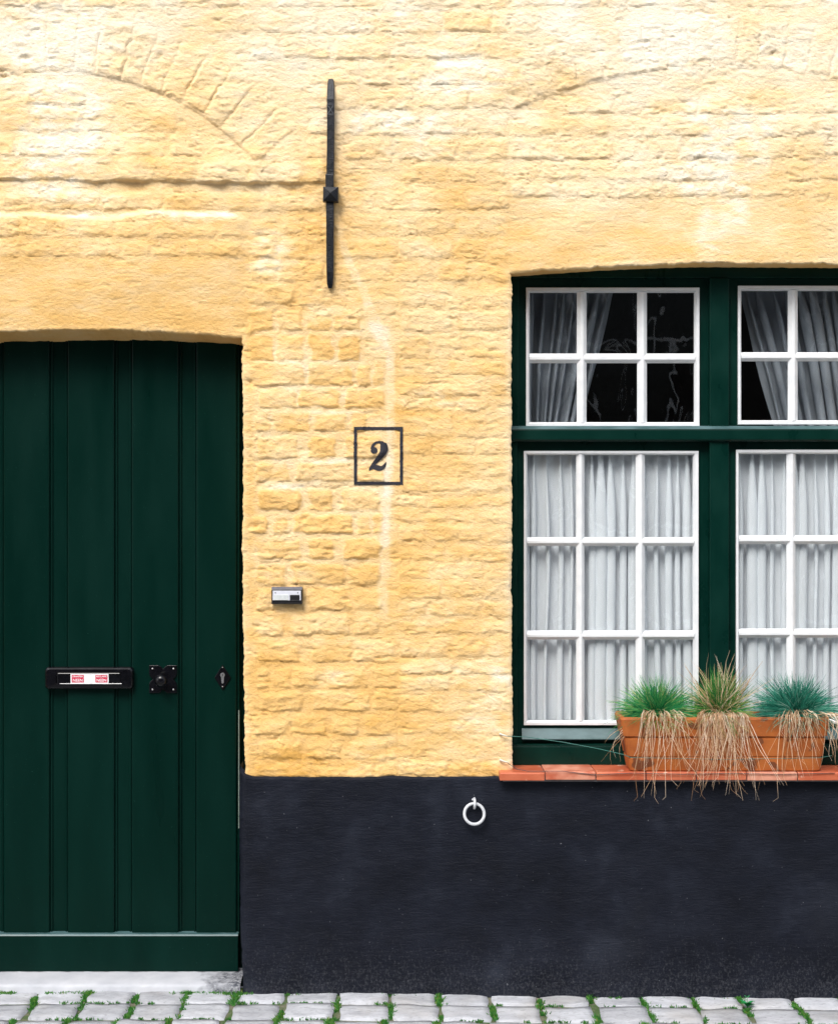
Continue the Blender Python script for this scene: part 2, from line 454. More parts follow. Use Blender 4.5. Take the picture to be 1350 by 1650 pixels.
# keep the edges of the openings themselves untouched by the other edge's wander inside the opening
# --- zones
DAX, DAY, DAR0, DAR1 = 90.0, 543.0, 430.0, 524.0         # relieving arch over the door
WAX, WAY, WAR0, WAR1 = 1160.0, 939.0, 835.0, 918.0       # relieving arch over the window
rD = np.hypot(PXg-DAX, PYg-DAY); aD = np.degrees(np.arctan2(PXg-DAX, DAY-PYg))
rW = np.hypot(PXg-WAX, PYg-WAY); aW = np.degrees(np.arctan2(PXg-WAX, WAY-PYg))
plaster = np.maximum(sst((PYg-412)/25)*sst((400-PXg)/30), sst((PYg-318)/14)*sst((PXg-815)/25))     # smooth lintel zones
seam_pts = np.array([(548,370),(560,420),(583,462),(597,500),(612,540),(629,570),(630,700),(623,800),(616,960),(620,1010)], float)
sx = np.interp(PYg, seam_pts[:,1], seam_pts[:,0])
sw = np.interp(PYg, [360,400,470,500,530,560,700,960,1010], [4,6,6,8,13,6,6,8,6])
seam = sst(1.6-np.abs(PXg-sx + 4*pn(PYg/17, PXg*0, 61))/sw)*sst((PYg-365)/25)*sst((1015-PYg)/40)

# --- mortar / wash surface
strat0 = fbm(PXg/48, PYg/16, 1, 3)
strat = fbm(PXg/48, (PYg - 7*strat0)/16, 1, 3)
fine0 = fbm(PXg/14, PYg/8, 21, 3)
fine = fbm(PXg/14, (PYg - 3*fine0)/8, 21, 3)
crumb = pn(PXg/5.2, PYg/4.6, 25)*sst((fbm(PXg/60, PYg/40, 26, 2)+.35)/.5)
wav = fbm(PXg/170, PYg/130, 31, 2)
chips = np.clip(fbm(PXg/34, PYg/13, 41, 3)-0.33, 0, 1)
cr0 = pn(PXg/70 + 0.4*pn(PXg/30, PYg/20, 43), (PYg+5*pn(PXg/26, PYg/18, 44))/13, 45)
creases = sst(1-np.abs(cr0)/0.065)*sst((pn(PXg/60, PYg/30, 46)+0.05)/0.3)
pits = sst((pn(PXg/5.5, PYg/4.5, 47)-0.46)/0.16)*sst((pn(PXg/80, PYg/50, 48)+0.15)/0.3)
rough_zone = 1 - 0.52*plaster
rough_zone *= 1 - 0.75*seam
rough_zone *= 0.75 + 0.5*np.clip(fbm(PXg/140, PYg/110, 51, 2)+0.4, 0, 1)
Hm = 0.0060*wav + (0.0021*strat + 0.0011*fine + 0.0009*crumb)*rough_zone - (0.009*chips + 0.0034*creases + 0.0022*pits)*rough_zone
# overhang at the foot of the arch panel, and the lit ledge below it
l1 = 291 + 4*pn(PXg/60, 0*PXg, 71) + 1.6*pn(PXg/15, 0*PXg, 70) + np.interp(PXg, [0,180,520], [-3,0,5])
m1 = sst((532-PXg)/25)
Hm += m1*np.clip(0.75+0.8*pn(PXg/47, PXg*0+2, 72), .25, 1.3)*(0.012*sst((PYg-(l1-95))/80)*sst((l1+1.5-PYg)/3.5) - 0.004*sst((PYg-l1)/2)*sst((l1+26-PYg)/16))*(0.55+0.6*sst((PXg-60)/120))
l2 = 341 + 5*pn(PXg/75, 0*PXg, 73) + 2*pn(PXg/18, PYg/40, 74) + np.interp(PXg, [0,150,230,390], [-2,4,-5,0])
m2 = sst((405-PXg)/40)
Hm += m2*0.011*sst((PYg-l2)/13)*sst((l2+230-PYg)/190)
# arch panels
inringD = sst((rD-DAR0+1)/3)*sst((DAR1-rD)/10)*sst((47-np.abs(aD))/1.5)
panelD = sst((DAR0-rD)/4)*sst((46-np.abs(aD))/1)*sst((l1+30-PYg)/20)
Hm += -0.0045*panelD*sst((aD+2)/18)*sst((DAR0+0-rD)/2.5)*np.exp(-np.clip(DAR0-rD, 0, 400)/45)
inringW = sst((rW-WAR0+1)/3)*sst((WAR1-rW)/10)
Hm += -0.0032*sst((WAR0-rW)/5)*np.exp(-np.clip(WAR0-rW, 0, 400)/30)*sst((PXg-825)/12)*sst((1120-PXg)/150)*sst((220-PYg)/40)
# plug round the iron anchor
Hm += 0.010*np.exp(-((PXg-533)/26.0)**2)*sst((PYg-120)/30)*sst((480-PYg)/30)*(0.6+0.4*pn(PXg/12, PYg/40, 77))
# hole patches
for hx, hy, hr, hd in [(41,93,9,0.010),(5,120,16,0.012),(402,617,10,0.012),(409,848,9,0.008),(533,883,0,0),(1245,86,14,0.007),(414,1009,7,0.008)]:
    if hr: Hm -= hd*np.exp(-(((PXg-hx)/hr)**2+((PYg-hy)/(hr*0.6))**2)*1.4)*(1+0.7*pn(PXg/6, PYg/5, int(hx)))
# rounded arrises at the openings
rr = 3.0
Hm -= np.where(dopen < rr, (rr-np.sqrt(np.clip(rr*rr-(rr-np.clip(dopen,0,rr))**2, 0, None)))/PPM*0.9, 0)
edge_pale = sst(1-dopen/16.0)

# --- bricks: list of (kind, params, depth)
bricks = []
def row(x0, x1, yb, yt, lo, hi, forbid=None, seed=0, mean=84):
    r = random.Random(seed*1000+int(yb)+int(x0)*7)
    x = x0 + r.uniform(-30, 0) if x0 < 0 else x0 + r.uniform(0, 4)
    while x < x1-18:
        w = r.choice([mean, mean*1.08, mean*0.95, mean*0.55, mean*0.6, mean])
        w *= r.uniform(0.9, 1.1)
        xe = min(x+w, x1)
        if x1-xe < 22: xe = x1
        ok = True
        if forbid:
            for q in ((x+4,yt+3),(xe-4,yt+3),(x+4,yb-3),(xe-4,yb-3),((x+xe)/2,(yt+yb)/2)):
                if forbid(*q): ok = False
        if ok and xe-x > 20 and r.random() > 0.04:
            bricks.append(('r', (x, xe, yt+r.uniform(0,3), yb+r.uniform(-1.5,1.5)), r.uniform(lo, hi)))
        x = xe + r.uniform(4, 9)
def rows(x0, x1, bottoms, lo, hi, forbid=None, seed=0, mean=84):
    for a, b in zip(bottoms[:-1], bottoms[1:]):
        row(x0, x1, b, a+5, lo, hi, forbid, seed, mean)
fD = lambda x, y: (DAR0-8 < math.hypot(x-DAX, y-DAY) < DAR1+8 and abs(math.degrees(math.atan2(x-DAX, DAY-y))) < 47.5)
fW = lambda x, y: (WAR0-8 < math.hypot(x-WAX, y-WAY) < WAR1+6 and x > 812)
fDW = lambda x, y: fD(x, y) or fW(x, y)
rows(-32, 818, [-34, 9, 51], .0022, .0052, fDW, 1)
rows(400, 818, [51, 92, 134, 174, 216, 255, 293], .0022, .0055, fD, 2)
rows(-32, 400, [128, 166, 209, 249, 288], .0022, .0055, fD, 3)
rows(-32, 512, [302, 337], .003, .006, None, 4, 96)
rows(-32, 392, [350, 381, 412], .003, .006, None, 5)
rows(404, 520, [340, 376, 415, 450], .003, .006, None, 6, 70)
rows(548, 818, [293, 336, 376, 415, 451], .0015, .004, None, 7)
rows(642, 818, [451, 492, 531, 575, 604, 636, 661, 702, 731, 766, 791, 815, 840, 872, 903, 932, 963, 993, 1020, 1057, 1085, 1113, 1146, 1182, 1218, 1249], .0020, .0048, None, 8, 78)
rows(398, 580, [450, 490, 531, 580], .003, .006, None, 9, 72)
rows(822, 1382, [-34, 9, 51, 92], .0015, .0035, fW, 10)
rows(822, 1382, [100, 146, 181, 217, 254, 288, 315], .0022, .0050, fW, 11, 80)
LP = {621: (584, [(394,491),(496,567),(574,598),(601,620)]), 656: (625, [(416,478),(481,548),(555,621)]), 694: (662, [(412,436),(439,498),(504,559),(564,590)]),
      738: (702, [(415,480),(496,542),(555,620)]), 775: (744, [(413,467),(478,568),(574,620)]), 821: (786, [(415,485),(496,538),(550,611)]),
      859: (828, [(405,430),(442,463),(473,569),(576,597),(601,618)]), 900: (866, [(413,485),(496,538),(552,613)]), 941: (907, [(413,462),(470,556),(563,612)]),
      982: (947, [(413,480),(496,565),(570,616)]), 1022: (989, [(408,456),(470,562),(572,612)]), 1066: (1030, [(411,484),(500,566),(569,640)]),
      1107: (1074, [(411,432),(440,470),(472,512),(528,590),(600,640)]), 1144: (1113, [(418,486),(504,596),(602,640)]), 1183: (1152, [(408,468),(471,527),(533,578),(586,640)]),
      1223: (1190, [(417,485),(496,549),(563,640)]), 1251: (1231, [(412,500),(508,600),(606,640)])}
for yb, (yt, lst) in LP.items():
    for x0, x1 in lst:
        bricks.append(('r', (x0, x1, yt, yb), RND.uniform(.0045, .0082)))
for k in range(-9, 23):                                   # voussoirs over the door
    a0 = 0.7 + k*2.1 if k < 10 else None
    wdeg = 4.0
a = -13.0
while a < 46:
    w = RND.uniform(4.4, 6.0)
    bricks.append(('a', (DAX, DAY, DAR0+RND.uniform(-3,2), DAR1-RND.uniform(0,8), a+0.10, a+w-0.10), (.0078 if a > 8 else .0032)*RND.uniform(.6,1.15)))
    a += w
a = -23.5
while a < 14.5:
    w = RND.uniform(2.3, 2.9)
    bricks.append(('a', (WAX, WAY, WAR0+RND.uniform(-2,2), WAR1-RND.uniform(0,8), a+0.1, a+w-0.1), (.0055 if a < -8 else .0036)*RND.uniform(.6,1.2)))
    a += w

# --- tint of the wash: 0 ochre ... 1 nearly white (old brushed coats, thin and thick patches, a painted ledge highlight)
tint = 0.34 + 0.22*fbm(PXg/190, PYg/120, 81, 3) + 0.12*fbm(PXg/55, PYg/24, 85, 3)
tint += np.interp(PYg, [-40,150,330,520,760,1260], [0.40,0.34,0.13,-0.01,-0.03,-0.07])
tint += np.interp(PXg, [390,640,820,1350], [0,0.05,0.16,0.16])*sst((PYg-430)/60) + 0.10*sst((PXg-780)/80)*sst((420-PYg)/60)
def blob(x, y, rx, ry, amp, seed=0):
    """soft-edged patch of thinner or thicker wash, or of painted highlight, added in place on the part of the grid it covers"""
    i0, i1 = np.searchsorted(xs, x-1.9*rx), np.searchsorted(xs, x+1.9*rx); j0, j1 = np.searchsorted(ys, y-1.9*ry), np.searchsorted(ys, y+1.9*ry)
    sl = (slice(j0, j1), slice(i0, i1)); X, Y = PXg[sl], PYg[sl]
    if X.size == 0: return
    q = ((X-x)/rx)**2 + ((Y-y)/ry)**2 + 1.2*fbm(X/45, Y/22, 200+seed, 3)
    tint[sl] += amp*0.95*sst((1.7-q)/2.1)*np.clip(0.75+0.8*fbm(X/22, Y/9, 300+seed, 3), 0.15, 1.25)
for i, bl in enumerate([(85,60,95,70,.42),(95,190,75,90,.40),(75,270,60,45,.40),(100,312,80,18,.35),(735,115,75,38,.40),(620,195,42,17,.46),(640,20,90,30,.25),
        (1080,50,85,60,.34),(1170,210,80,50,.40),(1150,285,75,35,.44),(1140,380,30,45,.44),(1185,350,26,40,.34),(790,1095,50,40,.34),(775,1160,45,30,.28),
        (800,1110,16,70,.25),(440,395,36,34,.38),(440,430,36,14,.30),(510,505,34,18,.28),(690,640,45,18,.25),(690,980,50,25,.22),(700,1080,50,20,.2),(545,1092,30,12,.28),
        (200,345,190,6,.30),(330,350,60,9,.28),(20,345,60,8,.22),(690,230,60,40,.22),(900,130,60,40,-.08),(465,784,26,5,.36),(520,745,30,4,.36),(560,742,30,5,.3),(540,664,50,4,.34),(470,783,22,5,.3),  # thin ones along the ledge paint its top-lit highlight
        (300,440,140,40,-.06),(480,1235,120,25,-.20),(560,300,40,60,-.15),(500,330,40,70,-.16),(780,1245,60,18,-.24),(470,700,60,60,-.06),(760,380,80,50,-.10),(600,870,14,9,.15),(660,665,30,9,-.25),(720,640,26,7,-.2)]):
    blob(*bl, seed=i)
tint += 0.22*seam*np.clip(0.8+0.9*fbm(PXg/18, PYg/26, 333, 3), 0.1, 1.2)
tint += 0.16*edge_pale
tint += 0.12*m2*sst((PYg-l2+1)/4)*sst((l2+14-PYg)/8)  # highlight on the top-lit ledge painted in as paler wash
pale_mortar = 0.19*sst((PXg-400)/20)*sst((640-PXg)/20)*sst((PYg-480)/60)*sst((960-PYg)/60)

# --- meshes: wall sheet, then one mesh per brick on the same grid points
keep = np.ones((NY-1, NX-1), bool)
keep[jDT:, iDL:iDR] = False
keep[jWT:, iWL:iWR] = False
Xw = (PXg + DXg - PX0)/PPM
Zw = ZC - (PYg + DYg - PY0)/PPM
idx = np.arange(NX*NY).reshape(NY, NX)
def grid_mesh(name, mask, H, tn, j0=0, i0=0, skirt=0.0):
    """front of a masked patch of the grid; with a skirt it is a solid set into the wall"""
    nj, ni = mask.shape
    sub = idx[j0:j0+nj+1, i0:i0+ni+1]
    jj, ii = np.nonzero(mask)
    q = np.stack([sub[jj, ii], sub[jj+1, ii], sub[jj+1, ii+1], sub[jj, ii+1]], 1)
    used, inv = np.unique(q.ravel(), return_inverse=True)
    F = inv.reshape(-1, 4)
    uj, ui = used // NX, used % NX
    hh = H[uj-j0, ui-i0]
    V = np.stack([Xw[uj, ui], -hh, Zw[uj, ui]], 1)
    T = tn[uj-j0, ui-i0]
    if skirt > 0:
        e = np.concatenate([F[:, [0,1]], F[:, [1,2]], F[:, [2,3]], F[:, [3,0]]])
        key = np.sort(e, 1); _, first, cnt = np.unique(key, axis=0, return_index=True, return_counts=True)
        be = e[first[cnt == 1]]
        bu, binv = np.unique(be.ravel(), return_inverse=True)
        n0 = len(V); nb = len(bu)
        top = V[bu].copy(); bot = V[bu].copy(); bot[:, 1] = skirt
        be2 = binv.reshape(-1, 2)
        V = np.concatenate([V, top, bot]); T = np.concatenate([T, T[bu], T[bu]])
        F = np.concatenate([F, np.stack([n0+be2[:,1], n0+be2[:,0], n0+nb+be2[:,0], n0+nb+be2[:,1]], 1)])
    me = np_mesh(name, V, F)
    at = me.attributes.new('tint', 'FLOAT', 'POINT'); at.data.foreach_set('value', T.astype(np.float32))
    return me

HT = Hm.copy()
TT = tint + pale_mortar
warpx = 5.0*fbm(PXg/19, PYg/17, 91, 3); warpy = 3.8*fbm(PXg/24, PYg/14, 95, 3)
brough0 = fbm(PXg/17, PYg/9, 101, 3); brough = fbm(PXg/17, (PYg-3*brough0)/9, 101, 3)
bmod = fbm(PXg/38, PYg/24, 111, 3)
brick_meshes = []
for bi, (kind, prm, dep) in enumerate(bricks):
    if kind == 'r':
        x0, x1, y0, y1 = prm
        bx0, bx1, by0, by1 = x0-7, x1+7, y0-7, y1+7
    else:
        cx, cy, r0, r1, a0, a1 = prm
        pts = [(cx+r*math.sin(math.radians(t)), cy-r*math.cos(math.radians(t))) for r in (r0, r1) for t in (a0, a1)]
        bx0, bx1 = min(p[0] for p in pts)-7, max(p[0] for p in pts)+7
        by0, by1 = min(p[1] for p in pts)-7, max(p[1] for p in pts)+7
    i0, i1 = np.searchsorted(xs, bx0), min(np.searchsorted(xs, bx1), NX-1)
    j0, j1 = np.searchsorted(ys, by0), min(np.searchsorted(ys, by1), NY-1)
    if i1-i0 < 4 or j1-j0 < 4: continue
    sl = (slice(j0, j1+1), slice(i0, i1+1))
    X = PXg[sl]+warpx[sl]; Y = PYg[sl]+warpy[sl]
    r = random.Random(bi*13+5)
    if kind == 'r':
        tl = r.uniform(-0.035, 0.035)
        Y2 = Y + tl*(X-(x0+x1)/2)
        crn = 0.75
        p = sst((X-x0+1)/r.uniform(4,10))*sst((x1+1-X)/r.uniform(4,10))*sst((Y2-y0+1)/r.uniform(7,16))*sst((y1+1-Y2)/r.uniform(2.6,4.2))
        p = p**crn*(0.72+0.33*np.clip((Y2-y0)/(y1-y0), 0, 1))
        lean_x = 1 + r.uniform(-.25,.25)*((X-(x0+x1)/2)/(x1-x0))
        p = p*lean_x*np.clip(0.82+0.8*bmod[sl], 0.2, 1.5)
    else:
        R = np.hypot(X-cx, Y-cy); A = np.degrees(np.arctan2(X-cx, cy-Y))
        dl = np.radians(A-a0)*R; dr = np.radians(a1-A)*R
        p = sst((dl+.5)/4.5)*sst((dr+.5)/3.2)*sst((R-r0+1)/4.0)*sst((r1+1-R)/14.0)*(1.05-0.45*np.clip((R-r0)/(r1-r0),0,1))*np.clip(0.8+0.8*bmod[sl], 0.2, 1.4)
    h = p*dep*0.80*(1+0.30*brough[sl]) + 0.0013*brough[sl]*sst(p*1.5) - 0.012*sst(p*1.5)*np.clip(chips[sl]-0.12,0,1)*0.3
    Hb = Hm[sl] + h + 0.0004
    vis = (p*dep > 0.00035)
    mask = vis[:-1,:-1] | vis[1:,:-1] | vis[:-1,1:] | vis[1:,1:]
    mask &= keep[j0:j1, i0:i1]
    if mask.sum() < 12: continue
    bt = r.uniform(-0.09, 0.07)
    tn = np.clip(tint[sl] + bt*sst(p*1.3) + pale_mortar[sl]*(1-sst(p*2)) - pale_mortar[sl]*0.12*sst(p*2), -0.2, 1.2)
    me = grid_mesh('brick', mask, Hb, tn, j0, i0, 0.03)
    area = mask[:, :].sum()
    onscreen = (min(bx1,1350)-max(bx0,0)) > 8 and (min(by1,1650)-max(by0,0)) > 8
    brick_meshes.append((me, area if onscreen else -1))
    vm = vis & (Hb > HT[sl])
    HT[sl] = np.where(vm, Hb, HT[sl])

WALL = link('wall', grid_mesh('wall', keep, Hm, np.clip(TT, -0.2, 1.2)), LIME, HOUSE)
order = sorted(range(len(brick_meshes)), key=lambda k: -brick_meshes[k][1])
chosen = [k for k in order if brick_meshes[k][1] > 0][:298]
cs = set(chosen)
for k in sorted(cs):
    link('brick', brick_meshes[k][0], LIME, WALL)
rest = [k for k in range(len(brick_meshes)) if k not in cs]
if rest:
    Vs, Fs, Ts, n = [], [], [], 0
    for k in rest:
        me = brick_meshes[k][0]
        v = np.empty(len(me.vertices)*3, np.float32); me.vertices.foreach_get('co', v); v = v.reshape(-1,3)
        f = np.empty(len(me.loops), np.int32); me.loops.foreach_get('vertex_index', f)
        t = np.empty(len(v), np.float32); me.attributes['tint'].data.foreach_get('value', t)
        Vs.append(v); Fs.append(f.reshape(-1,4)+n); Ts.append(t); n += len(v)
        bpy.data.meshes.remove(me)
    me = np_mesh('bricks', np.concatenate(Vs), np.concatenate(Fs))
    me.attributes.new('tint', 'FLOAT', 'POINT').data.foreach_set('value', np.concatenate(Ts))
    link('bricks', me, LIME, WALL, kind='stuff')

def surf(px, py):
    """height of the finished wall surface in front of the facade plane at a photo pixel"""
    px = np.asarray(px, float); py = np.asarray(py, float)
    i = np.clip(np.searchsorted(xs, px)-1, 0, NX-2); j = np.clip(np.searchsorted(ys, py)-1, 0, NY-2)
    u = np.clip((px-xs[i])/(xs[i+1]-xs[i]), 0, 1); v = np.clip((py-ys[j])/(ys[j+1]-ys[j]), 0, 1)
    return HT[j,i]*(1-u)*(1-v)+HT[j,i+1]*u*(1-v)+HT[j+1,i]*(1-u)*v+HT[j+1,i+1]*u*v

# --- reveals: from the edge of each opening back to the joinery
def strip_mesh(name, front, back, nseg=6, amp=0.0015, seed=0):
    front = np.asarray(front); back = np.asarray(back); n = len(front)
    V = []
    for k in range(nseg+1):
        t = k/nseg
        p = front*(1-t)+back*t
        ns = np.stack([pn(np.arange(n)/7.0, np.full(n, k*0.8+seed), seed), np.zeros(n), pn(np.arange(n)/6.0, np.full(n, k*0.9+seed+9), seed+3)], 1)
        V.append(p + ns*amp*(t > 0))
    V = np.concatenate(V)
    F = [(k*n+i, k*n+i+1, (k+1)*n+i+1, (k+1)*n+i) for k in range(nseg) for i in range(n-1)]
    me = np_mesh(name, V, np.array(F))
    t = 0.30 + 0.15*pn(V[:,0]*9, V[:,2]*9, 5)
    me.attributes.new('tint', 'FLOAT', 'POINT').data.foreach_set('value', t.astype(np.float32))
    return me
P3 = np.stack([Xw, -Hm, Zw], 2)
def back_pts(px, py, y): return np.array([tuple(W(a, b, y)) for a, b in zip(px, py)])
YD, YW = 0.15, 0.118
fx = xs[iWL:iWR+1]
bx = np.clip(fx, WIN_L+1, WIN_R-1)
link('window_soffit', strip_mesh('soffit', P3[jWT, iWL:iWR+1], back_pts(fx*1.0-(fx-PX0)*YW/D*0.98, np.interp(fx, [823,860,960,1040,1100,1180,1350,1497],[446.5,444,437,433.5,431.5,431,432,433])+0*bx, YW)), LIME, HOUSE)
fx = xs[iDL:iDR+1]
link('door_soffit', strip_mesh('soffit', P3[jDT, iDL:iDR+1], back_pts(fx*1.0-(fx-PX0)*YD/D*0.98, np.interp(fx, [-102,0,100,200,300,389],[556,552.5,551,549.5,552,556.5]), YD)), LIME, HOUSE)
def jamb(i, jt, yb, dx):
    f = P3[jt:, i].copy(); b = f.copy(); b[:,1] = yb; b[:,0] += dx
    return strip_mesh('reveal', f, b, seed=i % 50)
for i, jt, yb, dx in ((iDL, jDT, YD, 0.0), (iDR, jDT, YD, 0.0), (iWL, jWT, YW, 0.0), (iWR, jWT, YW, 0.0)):
    link('reveal', jamb(i, jt, yb, dx), LIME, HOUSE)

# --- black plinth
def plinth(x0, x1, corner_l, corner_r):
    px = np.arange(x0, x1+0.1, 4.0); px[-1] = x1
    py = np.concatenate([np.array([1249.0, 1250.5, 1252, 1254, 1257]), np.arange(1261, 1626, 4.0)])
    GX, GY = np.meshgrid(px, py)
    h = 0.011 + 0.0035*fbm(GX/120, GY/90, 301, 2) + 0.0016*fbm(GX/26, GY/16, 305, 3) + 0.0007*fbm(GX/9, GY/6, 309, 2)
    h += 0.006*sst((GY-1560)/40)*np.clip(fbm(GX/50, GY/30, 311, 2)+0.3, 0, 1)
    h *= sst((GY-1247.5)/8)**0.6
    h += np.where(GY < 1251, -0.02, 0)
    top = np.zeros_like(GX)
    w = np.clip(1-(GY-1249)/60, 0, 1)**2
    top += 1.6*pn(GX/60, GX*0, 321)*w + 0.7*pn(GX/14, GX*0, 323)*w
    dl = GX-x0; dr = x1-GX
    for flag, d in ((corner_l, dl), (corner_r, dr)):
        if flag:
            r_ = 12.0
            h -= np.where(d < r_, (r_-np.sqrt(np.clip(r_**2-(r_-d)**2, 0, None)))/PPM, 0)
            top -= 11*np.exp(-(d/9.0)**1.4)*w
    xo = np.zeros_like(GX)
    if corner_l:
        xo += np.exp(-dl/20.0)*(wander(GY, 44)*0.7+np.interp(GY, [1240,1300,1500,1600],[0,-1,1,5]))
    V = np.stack([(GX+xo-PX0)/PPM, -h, ZC-(GY+top-PY0)/PPM], 2)
    ny, nx = GX.shape
    I = np.arange(nx*ny).reshape(ny, nx)
    F = np.stack([I[:-1,:-1], I[1:,:-1], I[1:,1:], I[:-1,1:]], 2).reshape(-1,4)
    me = np_mesh('plinth', V.reshape(-1,3), F)
    return me, V
me, Vp = plinth(386, 1786, True, False)
link('plinth', me, TAR, HOUSE, 'black tarred plinth right of the door, under the window')
fr = Vp[:, 0]; bk = fr.copy(); bk[:,1] = YD
link('plinth_return', strip_mesh('plinth_return', fr, bk, seed=9), TAR, HOUSE)
me, Vp = plinth(-426, -98, False, True)
link('plinth', me, TAR, HOUSE, 'black tarred plinth left of the door')
fr = Vp[:, -1]; bk = fr.copy(); bk[:,1] = YD
link('plinth_return', strip_mesh('plinth_return', fr, bk, seed=4), TAR, HOUSE)

# --- room behind the window
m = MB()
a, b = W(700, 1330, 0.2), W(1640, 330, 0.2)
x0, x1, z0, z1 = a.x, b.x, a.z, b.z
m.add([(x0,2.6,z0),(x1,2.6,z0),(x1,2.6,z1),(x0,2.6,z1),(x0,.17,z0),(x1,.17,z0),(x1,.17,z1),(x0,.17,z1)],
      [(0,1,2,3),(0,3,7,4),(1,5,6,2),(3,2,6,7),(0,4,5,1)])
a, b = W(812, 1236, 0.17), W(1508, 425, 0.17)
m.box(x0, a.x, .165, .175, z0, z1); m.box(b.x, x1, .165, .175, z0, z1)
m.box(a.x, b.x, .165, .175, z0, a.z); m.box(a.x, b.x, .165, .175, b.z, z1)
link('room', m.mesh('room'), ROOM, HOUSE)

# ------------------------------------------------------------------ painted house number
NUM = link('house_number', None or bpy.data.meshes.new('house_number'), None, HOUSE, 'black painted numeral 2 in a rectangular frame')
def paint_cells(cx, cy, inside, step, lift, name, parent):
    jj, ii = np.nonzero(inside)
    nx = len(cx)
    gi = np.arange((len(cy)+1)*(nx+1)).reshape(len(cy)+1, nx+1)
    q = np.stack([gi[jj,ii], gi[jj+1,ii], gi[jj+1,ii+1], gi[jj,ii+1]], 1)
    used, inv = np.unique(q.ravel(), return_inverse=True)
    uj, ui = used//(nx+1), used % (nx+1)
    gx = cx[0]-step/2+ui*step; gy = cy[0]-step/2+uj*step
    hh = np.zeros(len(gx))
    for ox in (-6,-3,0,3,6):
        for oy in (-6,-3,0,3,6):
            hh += np.maximum.reduce([surf(gx+ox+a_, gy+oy+b_) for a_, b_ in ((0,0),(-3,0),(3,0),(0,-3),(0,3))])/25
    hh = np.maximum(hh, surf(gx, gy)+.0003)
    V = np.stack([(gx-PX0)/PPM, -(hh+lift), ZC-(gy-PY0)/PPM], 1)
    return link(name, np_mesh(name, V, inv.reshape(-1,4)), PAINTB, parent)
st = 0.5
cx = np.arange(566, 654, st); cy = np.arange(684, 786, st)
GX, GY = np.meshgrid(cx, cy)
wob = 0.5*pn(GX/9, GY/9, 401)+0.4*pn(GX/3.5, GY/3.5, 403)
ax = np.abs(GX-609.7)+wob*0.6; ay = np.abs(GY-734.5)+wob*0.6
fr_in = (np.maximum(ax/39.6, ay/46.8) < 1.0) & ~((ax < 34.4) & (ay < 41.6))
fr_in &= (fbm(GX/5, GY/4, 411, 3) < 0.78)
paint_cells(cx, cy, fr_in, st, 0.0012, 'number_frame', NUM)
G = lambda u, v: (430+u/5.158, 670+v/5.158)
strokes = [[(893,287,27),(888,290,25)],
           [(874,270,13),(884,240,11),(908,222,10),(935,218,10),(958,228,17),(972,250,30),(975,275,33),(966,303,29),(945,335,23),(915,368,18),(885,402,14),(862,436,12),(853,448,7)],
           [(860,440,9),(876,424,15),(897,424,21),(920,432,22),(943,436,19),(964,428,16),(978,412,12),(986,394,7),(988,388,5)]]
ins = np.zeros(GX.shape, bool)
for st_ in strokes:
    for (u0,v0,w0), (u1,v1,w1) in zip(st_[:-1], st_[1:]):
        (ax_, ay_), (bx_, by_) = G(u0,v0), G(u1,v1)
        dx, dy = bx_-ax_, by_-ay_; L = dx*dx+dy*dy+1e-9
        t = np.clip(((GX-ax_)*dx+(GY-ay_)*dy)/L, 0, 1)
        d = np.hypot(GX-ax_-t*dx, GY-ay_-t*dy)
        ins |= d < (w0+(w1-w0)*t)/5.158
paint_cells(cx, cy, ins, st, 0.0012, 'numeral', NUM)

# ------------------------------------------------------------------ door
DOOR = link('door', None or bpy.data.meshes.new('door'), None, HOUSE, 'dark green plank door with black letter plate and knob')
YP = 0.130
zb, zt = W(0, 1510, YP).z, W(0, 500, YP).z
def plank(px0, px1):
    k = (D+YP)/D/PPM
    x0, x1 = (px0-PX0)*k, (px1-PX0)*k; u = k
    half = [(0, YP+.018),(0, YP+.0085),(0.8*u, YP+.0072),(2.6*u, YP+.0072),(3.2*u, YP+.0105),(4.0*u, YP+.0105),(4.6*u, YP+.002),(6.4*u, YP)]
    prof = [(x0+a, b) for a, b in half] + [(x1-a, b) for a, b in reversed(half)]
    prof[0] = (x0, YP+.03); prof[-1] = (x1, YP+.03)
    m = MB(); m.prism_z(prof, zb, zt); return m
for a, b in ((-99,-20),(1,84),(104.5,188.5),(208,292),(312,385.5)):
    link('plank', plank(a, b).mesh('plank'), GREEN, DOOR)
for a, b in ((-21,2),(83,105.5),(187.5,209),(291,313)):
    pa, pb = W(a, 0, YP), W(b, 0, YP)
    m = MB(); m.box(pa.x, pb.x, YP+.0125, YP+.028, zb, zt)
    link('recessed_strip', m.mesh('recessed_strip'), GREEN, DOOR)
m = MB()                                                   # kick board with sloped top
k0, k1 = W(-99, 1566, .112), W(383.5, 1509.5, .112)
m.prism_x([(.112, k0.z),(.112, k1.z),(.1185, k1.z+.0045),(.150, k1.z+.0060),(.150, k0.z)], k0.x, k1.x)
link('kick_board', m.mesh('kick_board', bevel=0.0015), GREEN, DOOR)
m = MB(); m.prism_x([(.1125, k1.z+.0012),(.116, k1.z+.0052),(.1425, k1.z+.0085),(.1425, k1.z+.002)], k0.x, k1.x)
link('kick_board_lit_edge', m.mesh('kick_board_lit_edge'), LEDGE, DOOR, 'top edge of the kick board, painted pale for the light on it')  # lit top edge of the board, its brightness painted into the colour
m = MB(); a, b = W(383, 1335, YP), W(385, 1145, YP)
m.box(a.x+.0023, b.x+.0012, YP-.001, YP+.004, a.z, b.z)
link('pale_gap_strip', m.mesh('pale_gap_strip'), GAP, DOOR)  # pale strip at the gap between door and frame
m = MB(); a, b = W(-120, 1590, .165), W(402, 480, .165)
m.box(a.x, b.x, .165, .2, a.z, b.z)
